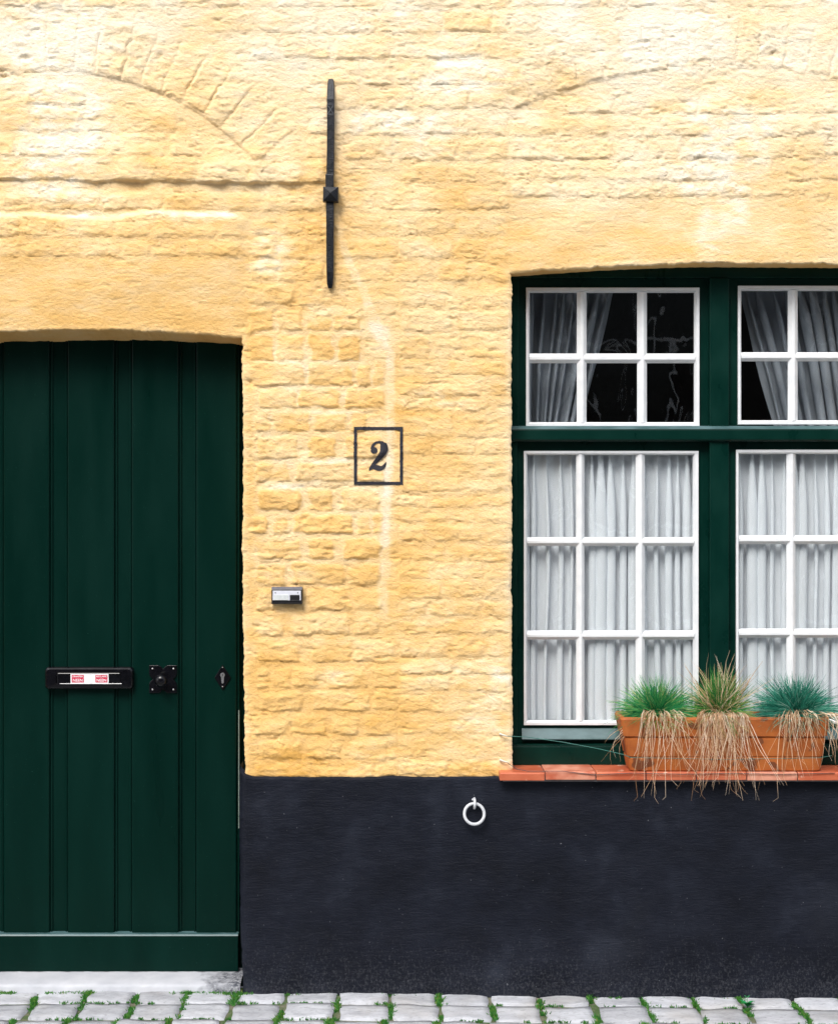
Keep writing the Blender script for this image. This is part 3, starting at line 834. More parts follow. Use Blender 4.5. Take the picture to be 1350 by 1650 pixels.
link('door_frame', m.mesh('door_frame'), GREEN, DOOR)
# letter plate
def rrect(cx, cz, hw, hh, r, n=6):
    pts = []
    for q, (sx_, sz_) in enumerate(((1,1),(-1,1),(-1,-1),(1,-1))):
        for k in range(n+1):
            an = math.radians(90*q + 90*k/n)
            pts.append((cx+sx_*(hw-r)+r*math.cos(an), cz+sz_*(hh-r)+r*math.sin(an)))
    return pts
def loft(rings):
    m = MB(); n = len(rings[0])
    for r_ in rings: m.v += [tuple(p) for p in r_]
    for k in range(len(rings)-1):
        for i in range(n):
            m.f.append((k*n+i, k*n+(i+1) % n, (k+1)*n+(i+1) % n, (k+1)*n+i))
    m.f.append(tuple(range(n))[::-1]); m.f.append(tuple((len(rings)-1)*n+i for i in range(n)))
    return m
c = W(143.5, 1093, .11); s = (D+.11)/D/PPM
def ring_at(hw, hh, r_, y, dz=0): return [(x, y, z) for x, z in rrect(c.x, c.z+dz, hw*s, hh*s, r_*s)]
m = loft([ring_at(71,17.5,5,YP+.002), ring_at(71,17.5,5,.114), ring_at(70,16.4,5,.108), ring_at(68,14.5,5,.1045), ring_at(53,10,2.5,.1035), ring_at(51.5,8.8,2,.1075)])
link('letter_plate', m.mesh('letter_plate'), GLOSSB, DOOR)
m = loft([ring_at(51,8.5,1.5,.111,0), ring_at(51,8.5,1.5,.1055,0), ring_at(50,7.6,1.5,.1045,0)])
link('letter_flap', m.mesh('letter_flap'), GLOSSB, DOOR)
m = MB(); a, b = W(96, 1102.8, .1), W(196, 1101.6, .1); m.box(a.x, b.x, .1005, .108, a.z, b.z)
link('flap_lip', m.mesh('flap_lip', bevel=.0005), STEEL, DOOR)
def flat(px0, py0, px1, py1, y, t=.0004):
    a, b = W(px0, py1, y), W(px1, py0, y); m = MB(); m.box(a.x, b.x, y, y+t, a.z, b.z); return m
link('sticker', flat(113.7, 1086.2, 175, 1101.5, .1010, .0006).mesh('sticker'), STICKW, DOOR, 'white sticker with two red boxes reading KRANTEN NEEN and RECLAME NEEN')
def text_mesh(s_, px, py, w_px, h_px, y, name, mat, parent):
    cu = bpy.data.curves.new(name, 'FONT'); cu.body = s_; cu.align_x = 'CENTER'; cu.align_y = 'CENTER'; cu.offset = 0.018
    o = bpy.data.objects.new(name, cu); COL.objects.link(o)
    bpy.context.view_layer.update()
    me = bpy.data.meshes.new_from_object(o.evaluated_get(bpy.context.evaluated_depsgraph_get()))
    bpy.data.objects.remove(o); bpy.data.curves.remove(cu)
    v = np.empty(len(me.vertices)*3, np.float32); me.vertices.foreach_get('co', v); v = v.reshape(-1,3)
    lo, hi = v.min(0), v.max(0)
    k = (D+y)/D/PPM; cc = W(px, py, y)
    out = np.empty_like(v)
    out[:,0] = cc.x + ((v[:,0]-lo[0])/(hi[0]-lo[0])-.5)*w_px*k
    out[:,2] = cc.z + ((v[:,1]-lo[1])/(hi[1]-lo[1])-.5)*h_px*k
    out[:,1] = y
    me.vertices.foreach_set('co', out.ravel()); me.update(); me.name = name
    return link(name, me, mat, parent)
for x0, word in ((115.6, 'KRANTEN'), (153.8, 'RECLAME')):
    link('red_box', flat(x0, 1087.9, x0+19.4, 1099.9, .1006).mesh('red_box'), STICKR, DOOR)
    text_mesh(word, x0+9.7, 1090.3, 16.6, 2.7, .1003, 'lettering', STICKW, DOOR)
    text_mesh('NEEN', x0+9.7, 1096.3, 15.6, 4.6, .1003, 'lettering', STICKW, DOOR)
# knob plate: square with a notch in each side
c2 = W(262.7, 1094.5, .125); h_ = 22.3*(D+.125)/D/PPM
side = [(-1,-1),(-.34,-1),(-.16,-.90),(0,-.72),(.16,-.90),(.34,-1)]
prof = []
for q in range(4):
    ca, sa = math.cos(q*math.pi/2), math.sin(q*math.pi/2)
    prof += [(c2.x+h_*(x*ca-y*sa), c2.z+h_*(x*sa+y*ca)) for x, y in side]
m = MB(); m.prism_y(prof, .1235, YP+.001)
link('knob_plate', m.mesh('knob_plate', bevel=.0012), GLOSSB, DOOR)
ck = W(258.5, 1093.5, .09)
m = MB(); ringsk = []
for t, r_ in ((.124,.012),(.112,.008),(.105,.009),(.100,.016),(.093,.0205),(.085,.0205),(.078,.016),(.074,.009),(.073,.002)):
    ringsk.append([(c2.x-.004+(.124-t)*0.06+r_*math.cos(2*math.pi*k/28), t, c2.z+r_*math.sin(2*math.pi*k/28)) for k in range(28)])
link('knob', loft(ringsk).mesh('knob', smooth=True), GLOSSB, DOOR)
for sx_ in (-1, 1):
    for sz_ in (-1, 1):
        m = MB(); rk = [[(c2.x+sx_*.0345*1.0+r_*math.cos(2*math.pi*k/10), y, c2.z+sz_*.0345+r_*math.sin(2*math.pi*k/10)) for k in range(10)] for y, r_ in ((.1255,.0034),(.1222,.0030),(.1212,.0014))]
        link('screw', loft(rk).mesh('screw', smooth=True), STEEL, DOOR)
# diamond lock escutcheon
c3 = W(358.7, 1092, .126); k = (D+.126)/D/PPM
m = MB(); m.prism_y([(c3.x+a*k, c3.z+b*k) for a, b in ((0,20.3),(-13,0),(0,-20.3),(13,0))], .1245, YP+.001)
link('lock_plate', m.mesh('lock_plate', bevel=.0009), GLOSSB, DOOR)
pr = []
for t in range(-50, 231, 20):
    pr.append((c3.x+k*3.7*math.cos(math.radians(t)), c3.z+k*(4.2+3.7*math.sin(math.radians(t)))))
pr += [(c3.x-2.1*k, c3.z-1*k),(c3.x-1.7*k, c3.z-8.0*k),(c3.x-.6*k, c3.z-9.2*k),(c3.x+.9*k, c3.z-9.2*k),(c3.x+2.0*k, c3.z-8*k),(c3.x+2.3*k, c3.z-1*k)]
m = MB(); m.prism_y(pr, .1215, .127)
link('lock_cylinder', m.mesh('lock_cylinder'), STEEL, DOOR)
m = MB(); m.box(c3.x-.5*k, c3.x+.5*k, .1209, .124, c3.z+2.2*k, c3.z+6.2*k)
link('keyhole', m.mesh('keyhole'), PLASTIC_B, DOOR)
for dz in (16.5, -14.5):
    m = MB(); rk = [[(c3.x+r_*math.cos(2*math.pi*q/8), y, c3.z+dz*k+r_*math.sin(2*math.pi*q/8)) for q in range(8)] for y, r_ in ((.1255,.0022),(.1230,.0018),(.1225,.0007))]
    link('screw', loft(rk).mesh('screw', smooth=True), STEEL, DOOR)
# step
m = MB(); a, b = W(-96, 0, 0), W(387, 0, 0)
nx_ = 60
vs, fs = [], []
prof_s = [(.150,.028),(.10,.026),(.05,.0235),(.012,.021),(.003,.018),(-.001,.012),(-.002,-.03)]
for i in range(nx_+1):
    x = a.x+(b.x-a.x)*i/nx_
    for j, (y, z) in enumerate(prof_s):
        vs.append((x, y+.0016*math.sin(i*1.7+j)*(j > 3), z+.0012*math.sin(i*.9+j*2)+.0008*math.sin(i*2.3)))
nP = len(prof_s)
for i in range(nx_):
    for j in range(nP-1):
        fs.append((i*nP+j, i*nP+j+1, (i+1)*nP+j+1, (i+1)*nP+j))
m.add(vs, fs)
link('doorstep', m.mesh('doorstep', smooth=True), STONEW, HOUSE, 'whitewashed stone doorstep with grey worn end')

# ------------------------------------------------------------------ window
WINDOW = link('window', None or bpy.data.meshes.new('window'), None, HOUSE, 'dark green window frame with white glazed sashes')
def part(name, m, mat, parent, bevel=.0015, label=None): return link(name, m.mesh(name, bevel=bevel), mat, parent, label)
YR = 0.128
# rebate boards behind the sashes (ring pieces), then the proud members
for r_ in ((823-8,425,1505,464),(823-8,464,849,1168.5),(1126,464,1190,686),(1124,727,1187,1168),(1471,464,1505,1168.5),(815,1168.5,1505,1238),(849,686,1471,728)):
    part('rebate', pbox(*r_, YR, .165), GREEN_F, WINDOW, 0)
part('head', pbox(815, 420, 1505, 447.5, .108, .127), GREEN_F, WINDOW)
part('side_post', pbox(815, 447.5, 835.5, 686.5, .1085, .127), GREEN_F, WINDOW)
part('side_post', pbox(815, 712, 833, 1200, .1085, .127), GREEN_F, WINDOW)
part('side_post', pbox(1484, 447.5, 1505, 686.5, .1085, .127), GREEN_F, WINDOW)
part('side_post', pbox(1486, 712, 1505, 1200, .1085, .127), GREEN_F, WINDOW)
part('mullion', pbox(1143.5, 447.8, 1174.5, 688, .100, .127), GREEN_F, WINDOW, .002)
part('mullion', pbox(1143.5, 710, 1174.5, 1180, .100, .127), GREEN_F, WINDOW, .002)
m = MB(); a, b = W(815, 711, .086), W(1505, 691, .086)
m.prism_x([(.092,a.z),(.086,a.z+.006),(.086,b.z-.004),(.0875,b.z-.001),(.1275,b.z-.001),(.1275,a.z)], a.x, b.x)
part('transom', m, GREEN_F, WINDOW, .0012)
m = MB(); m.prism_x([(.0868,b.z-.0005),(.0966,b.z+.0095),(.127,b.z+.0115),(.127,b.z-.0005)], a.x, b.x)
part('transom_lit_edge', m, LEDGE, WINDOW, .0015)  # lit upper edge of the transom, the light put into its colour
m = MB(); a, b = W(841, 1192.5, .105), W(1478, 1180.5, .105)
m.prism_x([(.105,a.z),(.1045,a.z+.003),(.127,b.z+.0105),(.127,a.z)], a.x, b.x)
part('drip_rail', m, LEDGE, WINDOW, .0008, 'sloping drip rail below the lower sashes, sky reflection painted blue-grey')  # sky reflection on the slope painted as blue-grey
m = MB(); a, b = W(815, 1233, .092), W(1505, 1203, .092)
m.prism_x([(.092,a.z),(.092,b.z-.002),(.094,b.z),(.1273,b.z+.004),(.1273,a.z)], a.x, b.x)
part('bottom_rail', m, GREEN_F, WINDOW, .0012)
m = MB(); m.box(a.x, b.x, .0935, .120, b.z+.0005, b.z+.0045)
part('rail_capping', m, GREEN_F, WINDOW, .001)

def sash(px0, py0, px1, py1, cols, rows_):
    """cols, rows_: pane openings; builds the surround, bars and panes"""
    yf, yg, yb = .1185, .133, .142
    k = (D+yf)/D/PPM
    X = lambda p: (p-PX0)*k
    Z = lambda p: ZC-(p-PY0)*k
    m = MB()
    xa, xb_, za, zb_ = cols[0][0], cols[-1][1], rows_[0][0], rows_[-1][1]
    def mould(p_out, p_in, vert, lo, hi):
        o, i_ = p_out, p_in; s_ = 1 if i_ > o else -1
        mid = o+s_*max(abs(i_-o)-2.6, abs(i_-o)*.55)
        if vert: m.prism_z([(X(o),yb),(X(o),yf+.001),(X(o)+s_*.001,yf),(X(mid),yf),(X(i_),yg-.0025),(X(i_),yb)], Z(hi), Z(lo))
        else: m.prism_x([(yb,Z(o)),(yf+.001,Z(o)),(yf,Z(o)-s_*.001),(yf,Z(mid)),(yg-.0025,Z(i_)),(yb,Z(i_))], X(lo), X(hi))
    for p_out, p_in in ((px0, xa), (px1, xb_)):
        m = MB(); mould(p_out, p_in, True, py0, py1)
        link('sash_stile', m.mesh('sash_stile'), WHITE, WINDOW)
    yf -= .0006
    for p_out, p_in in ((py0, za), (py1, zb_)):
        m = MB(); mould(p_out, p_in, False, px0+.1, px1-.1)
        link('sash_rail', m.mesh('sash_rail'), WHITE, WINDOW)
    yf += .0012
    for (c0, c1), (d0, d1) in zip(cols[:-1], cols[1:]):
        m = MB(); w_ = d0-c1
        m.prism_z([(X(c1),yb-.002),(X(c1),yg-.0022),(X(c1+w_*.30),yf+.002),(X(c1+w_*.38),yf),(X(c1+w_*.62),yf),(X(c1+w_*.70),yf+.002),(X(d0),yg-.0022),(X(d0),yb-.002)], Z(rows_[-1][1]+1), Z(rows_[0][0]-1))
        link('glazing_bar', m.mesh('glazing_bar'), WHITE, WINDOW)
    yf += .0006
    for (c0, c1), (d0, d1) in zip(rows_[:-1], rows_[1:]):
        m = MB(); w_ = d0-c1
        m.prism_x([(yb-.003,Z(c1)),(yg-.0024,Z(c1)),(yf+.002,Z(c1+w_*.30)),(yf,Z(c1+w_*.38)),(yf,Z(c1+w_*.64)),(yf+.002,Z(c1+w_*.72)),(yg-.0024,Z(d0)),(yb-.003,Z(d0))], X(cols[0][0]-1), X(cols[-1][1]+1))
        link('glazing_bar', m.mesh('glazing_bar'), WHITE, WINDOW)
    for c0, c1 in cols:
        for r0, r1 in rows_:
            m = MB()
            t1, t2 = RND.uniform(-.0012,.0012), RND.uniform(-.0012,.0012)
            xx0, xx1, zz0, zz1 = X(c0-2), X(c1+2), Z(r1+2), Z(r0-2)
            m.add([(xx0,yg+t1,zz0),(xx1,yg-t1,zz0),(xx1,yg-t1+t2,zz1),(xx0,yg+t1+t2,zz1),(xx0,yg+t1+.003,zz0),(xx1,yg-t1+.003,zz0),(xx1,yg-t1+t2+.003,zz1),(xx0,yg+t1+t2+.003,zz1)],
                  [(0,1,2,3),(5,4,7,6),(0,4,5,1),(1,5,6,2),(2,6,7,3),(3,7,4,0)])
            link('pane', m.mesh('pane'), GLASS, WINDOW)
sash(847.5, 463, 1127, 686.5, [(854,930),(945.5,1027.5),(1043,1119.5)], [(470.5,569),(584.5,680)])
sash(1189, 460, 1470, 684, [(1195.5,1271),(1286.5,1370),(1385,1462)], [(467.5,567),(581.5,677)])
sash(844, 726.5, 1125.5, 1169, [(850,929),(942,1025),(1039.5,1117.5)], [(733,866),(880,1017),(1031.5,1162)])
sash(1186, 724.5, 1474, 1166.5, [(1192,1268.5),(1283,1366),(1381,1466)], [(731.5,863),(877,1014),(1028.5,1160)])

# sill of red tiles
SILL = link('window_sill', None or bpy.data.meshes.new('window_sill'), None, HOUSE, 'window sill of red glazed tiles')
joints = [804.5, 878, 960, 1041, 1122, 1203, 1285, 1366, 1447, 1515]
for i, (p0, p1) in enumerate(zip(joints[:-1], joints[1:])):
    m = MB()
    kf = (D-.05)/D/PPM
    xa, xb_ = (p0+.8-PX0)*kf, (p1-.8-PX0)*kf
    dz = RND.uniform(-.0012, .0012); dy = RND.uniform(-.002, .002)
    m.prism_x([(.108,.712+dz),(-.047+dy,.7165+dz),(-.051+dy,.713+dz),(-.051+dy,.6905+dz),(.108,.6905+dz)], xa, xb_)
    link('tile', m.mesh('tile', bevel=.0018), TILE2 if i in (1, 5) else TILE, SILL)
m = MB(); a, b = W(800, 0, 0), W(1515, 0, 0)
m.box(a.x+.018, b.x, -.040, .105, .684, .7065)
link('mortar_bed', m.mesh('mortar_bed'), BRACKET, SILL)

# ------------------------------------------------------------------ curtains
def curtain(name, label, cat, mat, topf, botf, pyt, pyb, y0, nfold, over, depth, seed, hem=0.0, group=None, nrow=18):
    """cloth hanging in overlapping folds between two edges given at the top and the bottom (photo px at depth y0)"""
    r = random.Random(seed)
    n = nfold*18
    s = np.linspace(0, 1, n)
    ph = np.cumsum(1+0.75*pn(s*nfold*0.6, s*0+seed, seed)); ph = (ph-ph[0])/(ph[-1]-ph[0])*nfold*2*math.pi
    amp = 0.65+0.6*np.clip(pn(s*nfold*0.45, s*0+3.3, seed+2)+.4, 0, 1.2)
    V = []
    for j in range(nrow+1):
        t = j/nrow
        l = topf[0]+(botf[0]-topf[0])*t; rr_ = topf[1]+(botf[1]-topf[1])*t
        py = pyt+(pyb-pyt)*t
        pj = ph + 1.1*pn(s*6, s*0+t*1.3, seed+4)
        gather = 0.45+0.55*min(1, t*5)
        wdt = (rr_-l)/nfold
        x = l+(rr_-l)*s + over*wdt*amp*gather*np.sin(pj)
        y = y0 + depth*amp*np.cos(pj)*gather + 0.004*pn(s*4, s*0+t*2, seed+6)
        k = (D+y0)/D/PPM
        z = np.full(n, ZC-(py-PY0)*k)
        if j == 0: z = z+0.003*np.sin(pj*1.0)
        V.append(np.stack([(x-PX0)*k, y, z], 1))
    V = np.concatenate(V)
    F = np.array([(j*n+i, (j+1)*n+i, (j+1)*n+i+1, j*n+i+1) for j in range(nrow) for i in range(n-1)])
    base = tuple(V.mean(0)*np.array([1,1,0])+np.array([0,0,V[:,2].min()]))
    root = thing(name, label, cat, base, group)
    link('cloth', np_mesh('cloth', V, F), mat, root)
    if hem:
        k = int(n)
        Vh = np.concatenate([V[nrow*n:]+np.array([0,-.0015,.012]), V[nrow*n:]+np.array([0,-.0015,0]), V[nrow*n:]+np.array([0,.0015,0]), V[nrow*n:]+np.array([0,.0015,.012])])
        Fh = np.array([(j*n+i, (j+1)*n+i, (j+1)*n+i+1, j*n+i+1) for j in range(3) for i in range(n-1)])
        link('hem', np_mesh('hem', Vh, Fh), mat, root)
    # rod pocket
    return root
curtain('net_curtain', 'white net curtain behind the lower left sash, left of the green mullion', 'curtain', NETC, (838,1132), (838,1132), 724, 1164, .166, 17, .62, .017, 11, hem=1, group='net curtains behind the lower sashes')
curtain('net_curtain', 'white net curtain behind the lower right sash, above the blue-green grass tuft', 'curtain', NETC, (1180,1480), (1180,1480), 722, 1162, .166, 17, .62, .017, 23, hem=1, group='net curtains behind the lower sashes')
curtain('tied_curtain', 'grey linen curtain swept to the left behind the upper left sash', 'curtain', DRAPE, (835,992), (838,928), 452, 720, .26, 9, .62, .026, 31, group='grey curtains behind the upper sashes')
curtain('tied_curtain', 'grey linen curtain swept to the right behind the upper right sash', 'curtain', DRAPE, (1186,1490), (1256,1490), 450, 720, .26, 15, .62, .026, 47, group='grey curtains behind the upper sashes')

# ------------------------------------------------------------------ iron wall anchor
ha = float(surf(533, 300)); ya = -(ha+.010)
loc = W(532.5, 466, 0)
ANCHOR = thing('wall_anchor', 'black wrought iron wall anchor bar with pyramid boss above the house number', 'wall anchor', (loc.x, -.02, loc.z))
kx = 1/PPM
def bar(pts):
    """pts: (px centre, py, half width px, y front, y back)"""
    rings_ = []
    for cx_, py_, hw, yf, yb in pts:
        x = (cx_-PX0)*kx; z = ZC-(py_-PY0)*kx; w_ = hw*kx; c_ = min(.0016, w_*.3)
        rings_.append([(x-w_,yb,z),(x-w_,yf+c_,z),(x-w_+c_,yf,z),(x+w_-c_,yf,z),(x+w_,yf+c_,z),(x+w_,yb,z)])
    return loft(rings_)
m = bar([(533.2,127,3.6,ya+.010,ya+.014),(533.2,130,4.8,ya+.008,ya+.014),(533.3,146,5.6,ya-.006,ya+.010),(533.2,163,5.9,ya-.016,ya+.006),(533.2,165,5.9,ya-.016,ya+.006),
         (533.4,190,5.8,ya-.016,ya+.004),(533.2,240,5.8,ya-.016,ya+.004),(532.6,283,6.0,ya-.016,ya+.004)])
link('upper_bar', m.mesh('upper_bar'), IRON, ANCHOR)
m = bar([(532.2,320,6.2,ya-.016,ya+.002),(532.4,360,6.1,ya-.017,ya+.002),(532.2,400,5.9,ya-.015,ya+.003),(532.2,440,5.6,ya-.013,ya+.004),(532.2,458,4.9,ya-.009,ya+.005),(532.2,465,3.0,ya-.004,ya+.006)])
link('lower_bar', m.mesh('lower_bar'), IRON, ANCHOR)
m = bar([(531.6,283,6.3,ya-.021,ya+.004),(531.6,285,6.5,ya-.022,ya+.004),(532,318,6.6,ya-.022,ya+.004)])
link('clasp', m.mesh('clasp'), IRON, ANCHOR)
m = MB(); c_ = W(533.7, 316, 0); hw = 12*kx
q = [(-1,1),(-1.04,-.95),(1,-1),(1.02,.96)]
m.v = [(c_.x+a*hw, ya+.004, c_.z+b*hw) for a, b in q]+[(c_.x+a*hw, ya-.024, c_.z+b*hw) for a, b in q]+[(c_.x+a*hw*.95, ya-.027, c_.z+b*hw*.95) for a, b in q]+[(c_.x-.001, ya-.040, c_.z+.001)]
m.f = [(i,(i+1)%4,4+(i+1)%4,4+i) for i in range(4)]+[(4+i,4+(i+1)%4,8+(i+1)%4,8+i) for i in range(4)]+[(8+i,8+(i+1)%4,12) for i in range(4)]+[(3,2,1,0)]
link('boss', m.mesh('boss'), IRON, ANCHOR)
# chiselled cross and bands on the upper bar
m = MB()
MARK = simple('worn iron edge', (0.10,0.11,0.13), (0.16,0.17,0.19), 90, 0.4)
def scr(p0, p1):
    a, b = W(*p0, 0), W(*p1, 0); a.y = b.y = ya-.0162
    m.tube([a, b], .0008, 5)
scr((528.2,171),(538.4,171)); scr((528.2,187),(538.4,187)); scr((529,173),(537.5,186)); scr((537.5,173),(529,186))
link('chisel_marks', m.mesh('chisel_marks'), MARK, ANCHOR)

# ------------------------------------------------------------------ doorbell
hb = float(surf(463, 960)); yb_ = -hb
loc = W(463, 973, 0)
BELL = thing('doorbell', 'black doorbell with white name plate and black button beside the door', 'doorbell', (loc.x, yb_, loc.z))
def pb(px0, py0, px1, py1, yf, yb): 
    m = MB(); a, b = W(px0, py1, 0), W(px1, py0, 0); m.box(a.x, b.x, yf, yb, a.z, b.z); return m
link('housing', pb(438.3, 949.5, 487.6, 972.5, yb_-.022, yb_+.008).mesh('housing', bevel=.0015), PLASTIC_B, BELL)
m = MB(); a, b = W(438.3, 949.5, 0), W(487.6, 945.5, 0)
m.prism_x([(yb_+.008,a.z),(yb_-.022,a.z+.0004),(yb_-.014,b.z),(yb_+.008,b.z)], a.x, b.x)
link('cover_top', m.mesh('cover_top', bevel=.0008), PLASTIC_G, BELL)
link('face_plate', pb(440.4, 951, 485.6, 966.5, yb_-.0245, yb_-.02).mesh('face_plate', bevel=.0008), PLASTIC_W, BELL)
link('name_window', pb(442.4, 957.6, 465.6, 966.0, yb_-.0262, yb_-.022).mesh('name_window', bevel=.0006), LABELW, BELL)
link('button', pb(468, 957.4, 483.4, 966.0, yb_-.0275, yb_-.022).mesh('button', bevel=.0012), PLASTIC_B, BELL)
for px_ in (444.8, 480.7):
    c_ = W(px_, 954.2, 0); m = loft([[(c_.x+r_*math.cos(2*math.pi*q/10), y, c_.z+r_*math.sin(2*math.pi*q/10)) for q in range(10)] for y, r_ in ((yb_-.024,.0020),(yb_-.0252,.0016))])
    link('screw', m.mesh('screw'), PLASTIC_B, BELL)

# ------------------------------------------------------------------ white tether ring on the plinth
loc = W(763.3, 1328, 0)
RING = thing('tether_ring', 'small white iron ring hanging from a staple on the black plinth', 'ring', (loc.x, -.03, loc.z))
c_ = W(763.3, 1308.5, 0); yr = -.028
m = MB()
m.tube([(c_.x+15.9*kx*math.cos(t), yr-.003+.006*math.sin(t), c_.z+15.9*kx*math.sin(t)) for t in [2*math.pi*i/40 for i in range(40)]], 2.55*kx, 10, closed=True)
link('ring', m.mesh('ring', smooth=True), WHITE_RING, RING)
s_ = W(764, 1293, 0)
m = MB()
m.tube([(s_.x, .0, s_.z+.0140),(s_.x,-.022,s_.z+.0145),(s_.x,-.034,s_.z+.010),(s_.x,-.040,s_.z+.001),(s_.x-.0005,-.037,s_.z-.009),(s_.x-.001,-.030,s_.z-.0135)], [.0040,.0042,.0044,.0044,.0042,.0040], 10)
m.tube([(s_.x-.0058, .0, s_.z+.011),(s_.x-.0056,-.018,s_.z+.011)], .0030, 8)
link('staple', m.mesh('staple', smooth=True), WHITE_RING, RING)

# ------------------------------------------------------------------ planter and grasses
PYF, ZS = -.058, .7168
loc = W(1169, 1243, -.03)
PLANTER = thing('planter_trough', 'long terracotta window box with grasses standing on the red tile sill', 'planter', (loc.x, .015, ZS))
kf = (D+PYF)/D/PPM
xl, xr = (1000.5-PX0)*kf, (1337-PX0)*kf
xlb, xrb = (1017-PX0)*kf, (1326-PX0)*kf
def plan(t, inset, ch=.016):
    """outline at height fraction t (0 base, 1 rim)"""
    x0 = xlb+(xl-xlb)*t+inset; x1 = xrb+(xr-xrb)*t-inset
    y0 = -.036+(PYF+.036)*t+inset; y1 = .072+(.086-.072)*t-inset
    o = []
    for (cx_, cy_, q) in ((x1-ch, y1-ch, 0), (x0+ch, y1-ch, 1), (x0+ch, y0+ch, 2), (x1-ch, y0+ch, 3)):
        for kk in range(4):
            an = math.radians(90*q+30*kk); o.append((cx_+ch*math.cos(an), cy_+ch*math.sin(an)))
    return o
HP = .174
levels = [(0,0.002),(.01,0),(.235,0),(.245,.002),(.27,.002),(.28,-.0005),(.60,-.0005),(.615,.004),(.64,.004),(.655,-.003),(.96,-.003),(.99,0),(1.0,.003),(1.0,.011),(.985,.0135),(.90,.015)]
rings_ = [[(x, y, ZS+.001+HP*t) for x, y in plan(t, ins_)] for t, ins_ in levels]
me = loft(rings_).mesh('trough')
link('trough', me, TERRA, PLANTER)
m = MB(); o = plan(.91, .013); n = len(o)
m.v = [(x, y, ZS+HP*.915) for x, y in o]+[((xl+xr)/2, .015, ZS+HP*.945)]
m.f = [(i,(i+1) % n, n) for i in range(n)]
link('soil', m.mesh('soil'), SOIL, PLANTER)
BL_GREEN = make_blade('green grass blades', [(0,(0.010,0.13,0.045)),(.45,(0.022,0.27,0.085)),(.8,(0.08,0.42,0.12)),(.93,(0.30,0.50,0.14)),(1,(0.60,0.52,0.26))])
BL_MIX = make_blade('yellowing grass blades', [(0,(0.014,0.13,0.035)),(.4,(0.03,0.28,0.06)),(.7,(0.13,0.35,0.06)),(.88,(0.40,0.34,0.10)),(1,(0.66,0.50,0.28))])
BL_BLUE = make_blade('blue green grass blades', [(0,(0.007,0.09,0.062)),(.5,(0.014,0.19,0.125)),(.88,(0.06,0.36,0.25)),(1,(0.34,0.56,0.46))])
BL_DRY = make_blade('dry straw blades', [(0,(0.36,0.19,0.09)),(.35,(0.62,0.40,0.23)),(.7,(0.82,0.62,0.43)),(1,(0.90,0.78,0.63))])
def blades(paths, widths, picks):
    """each path: list of Vector; flat tapering strips facing roughly the street"""
    V, F, A = [], [], []
    for pts, w_, pk in zip(paths, widths, picks):
        n = len(pts); b0 = len(V)
        for i, p in enumerate(pts):
            t = (pts[min(i+1,n-1)]-pts[max(i-1,0)]).normalized()
            sdir = t.cross(Vector((0.25,-1,0.2))).normalized()
            ww = w_*(1-.85*(i/(n-1))**1.6)*.5
            V += [tuple(p-sdir*ww), tuple(p+sdir*ww)]; A += [pk, pk]
        for i in range(n-1):
            F.append((b0+2*i, b0+2*i+1, b0+2*i+3, b0+2*i+2))
    me = np_mesh('blades', np.array(V), np.array(F), smooth=False)
    me.attributes.new('pick', 'FLOAT', 'POINT').data.foreach_set('value', np.array(A, np.float32))
    return me
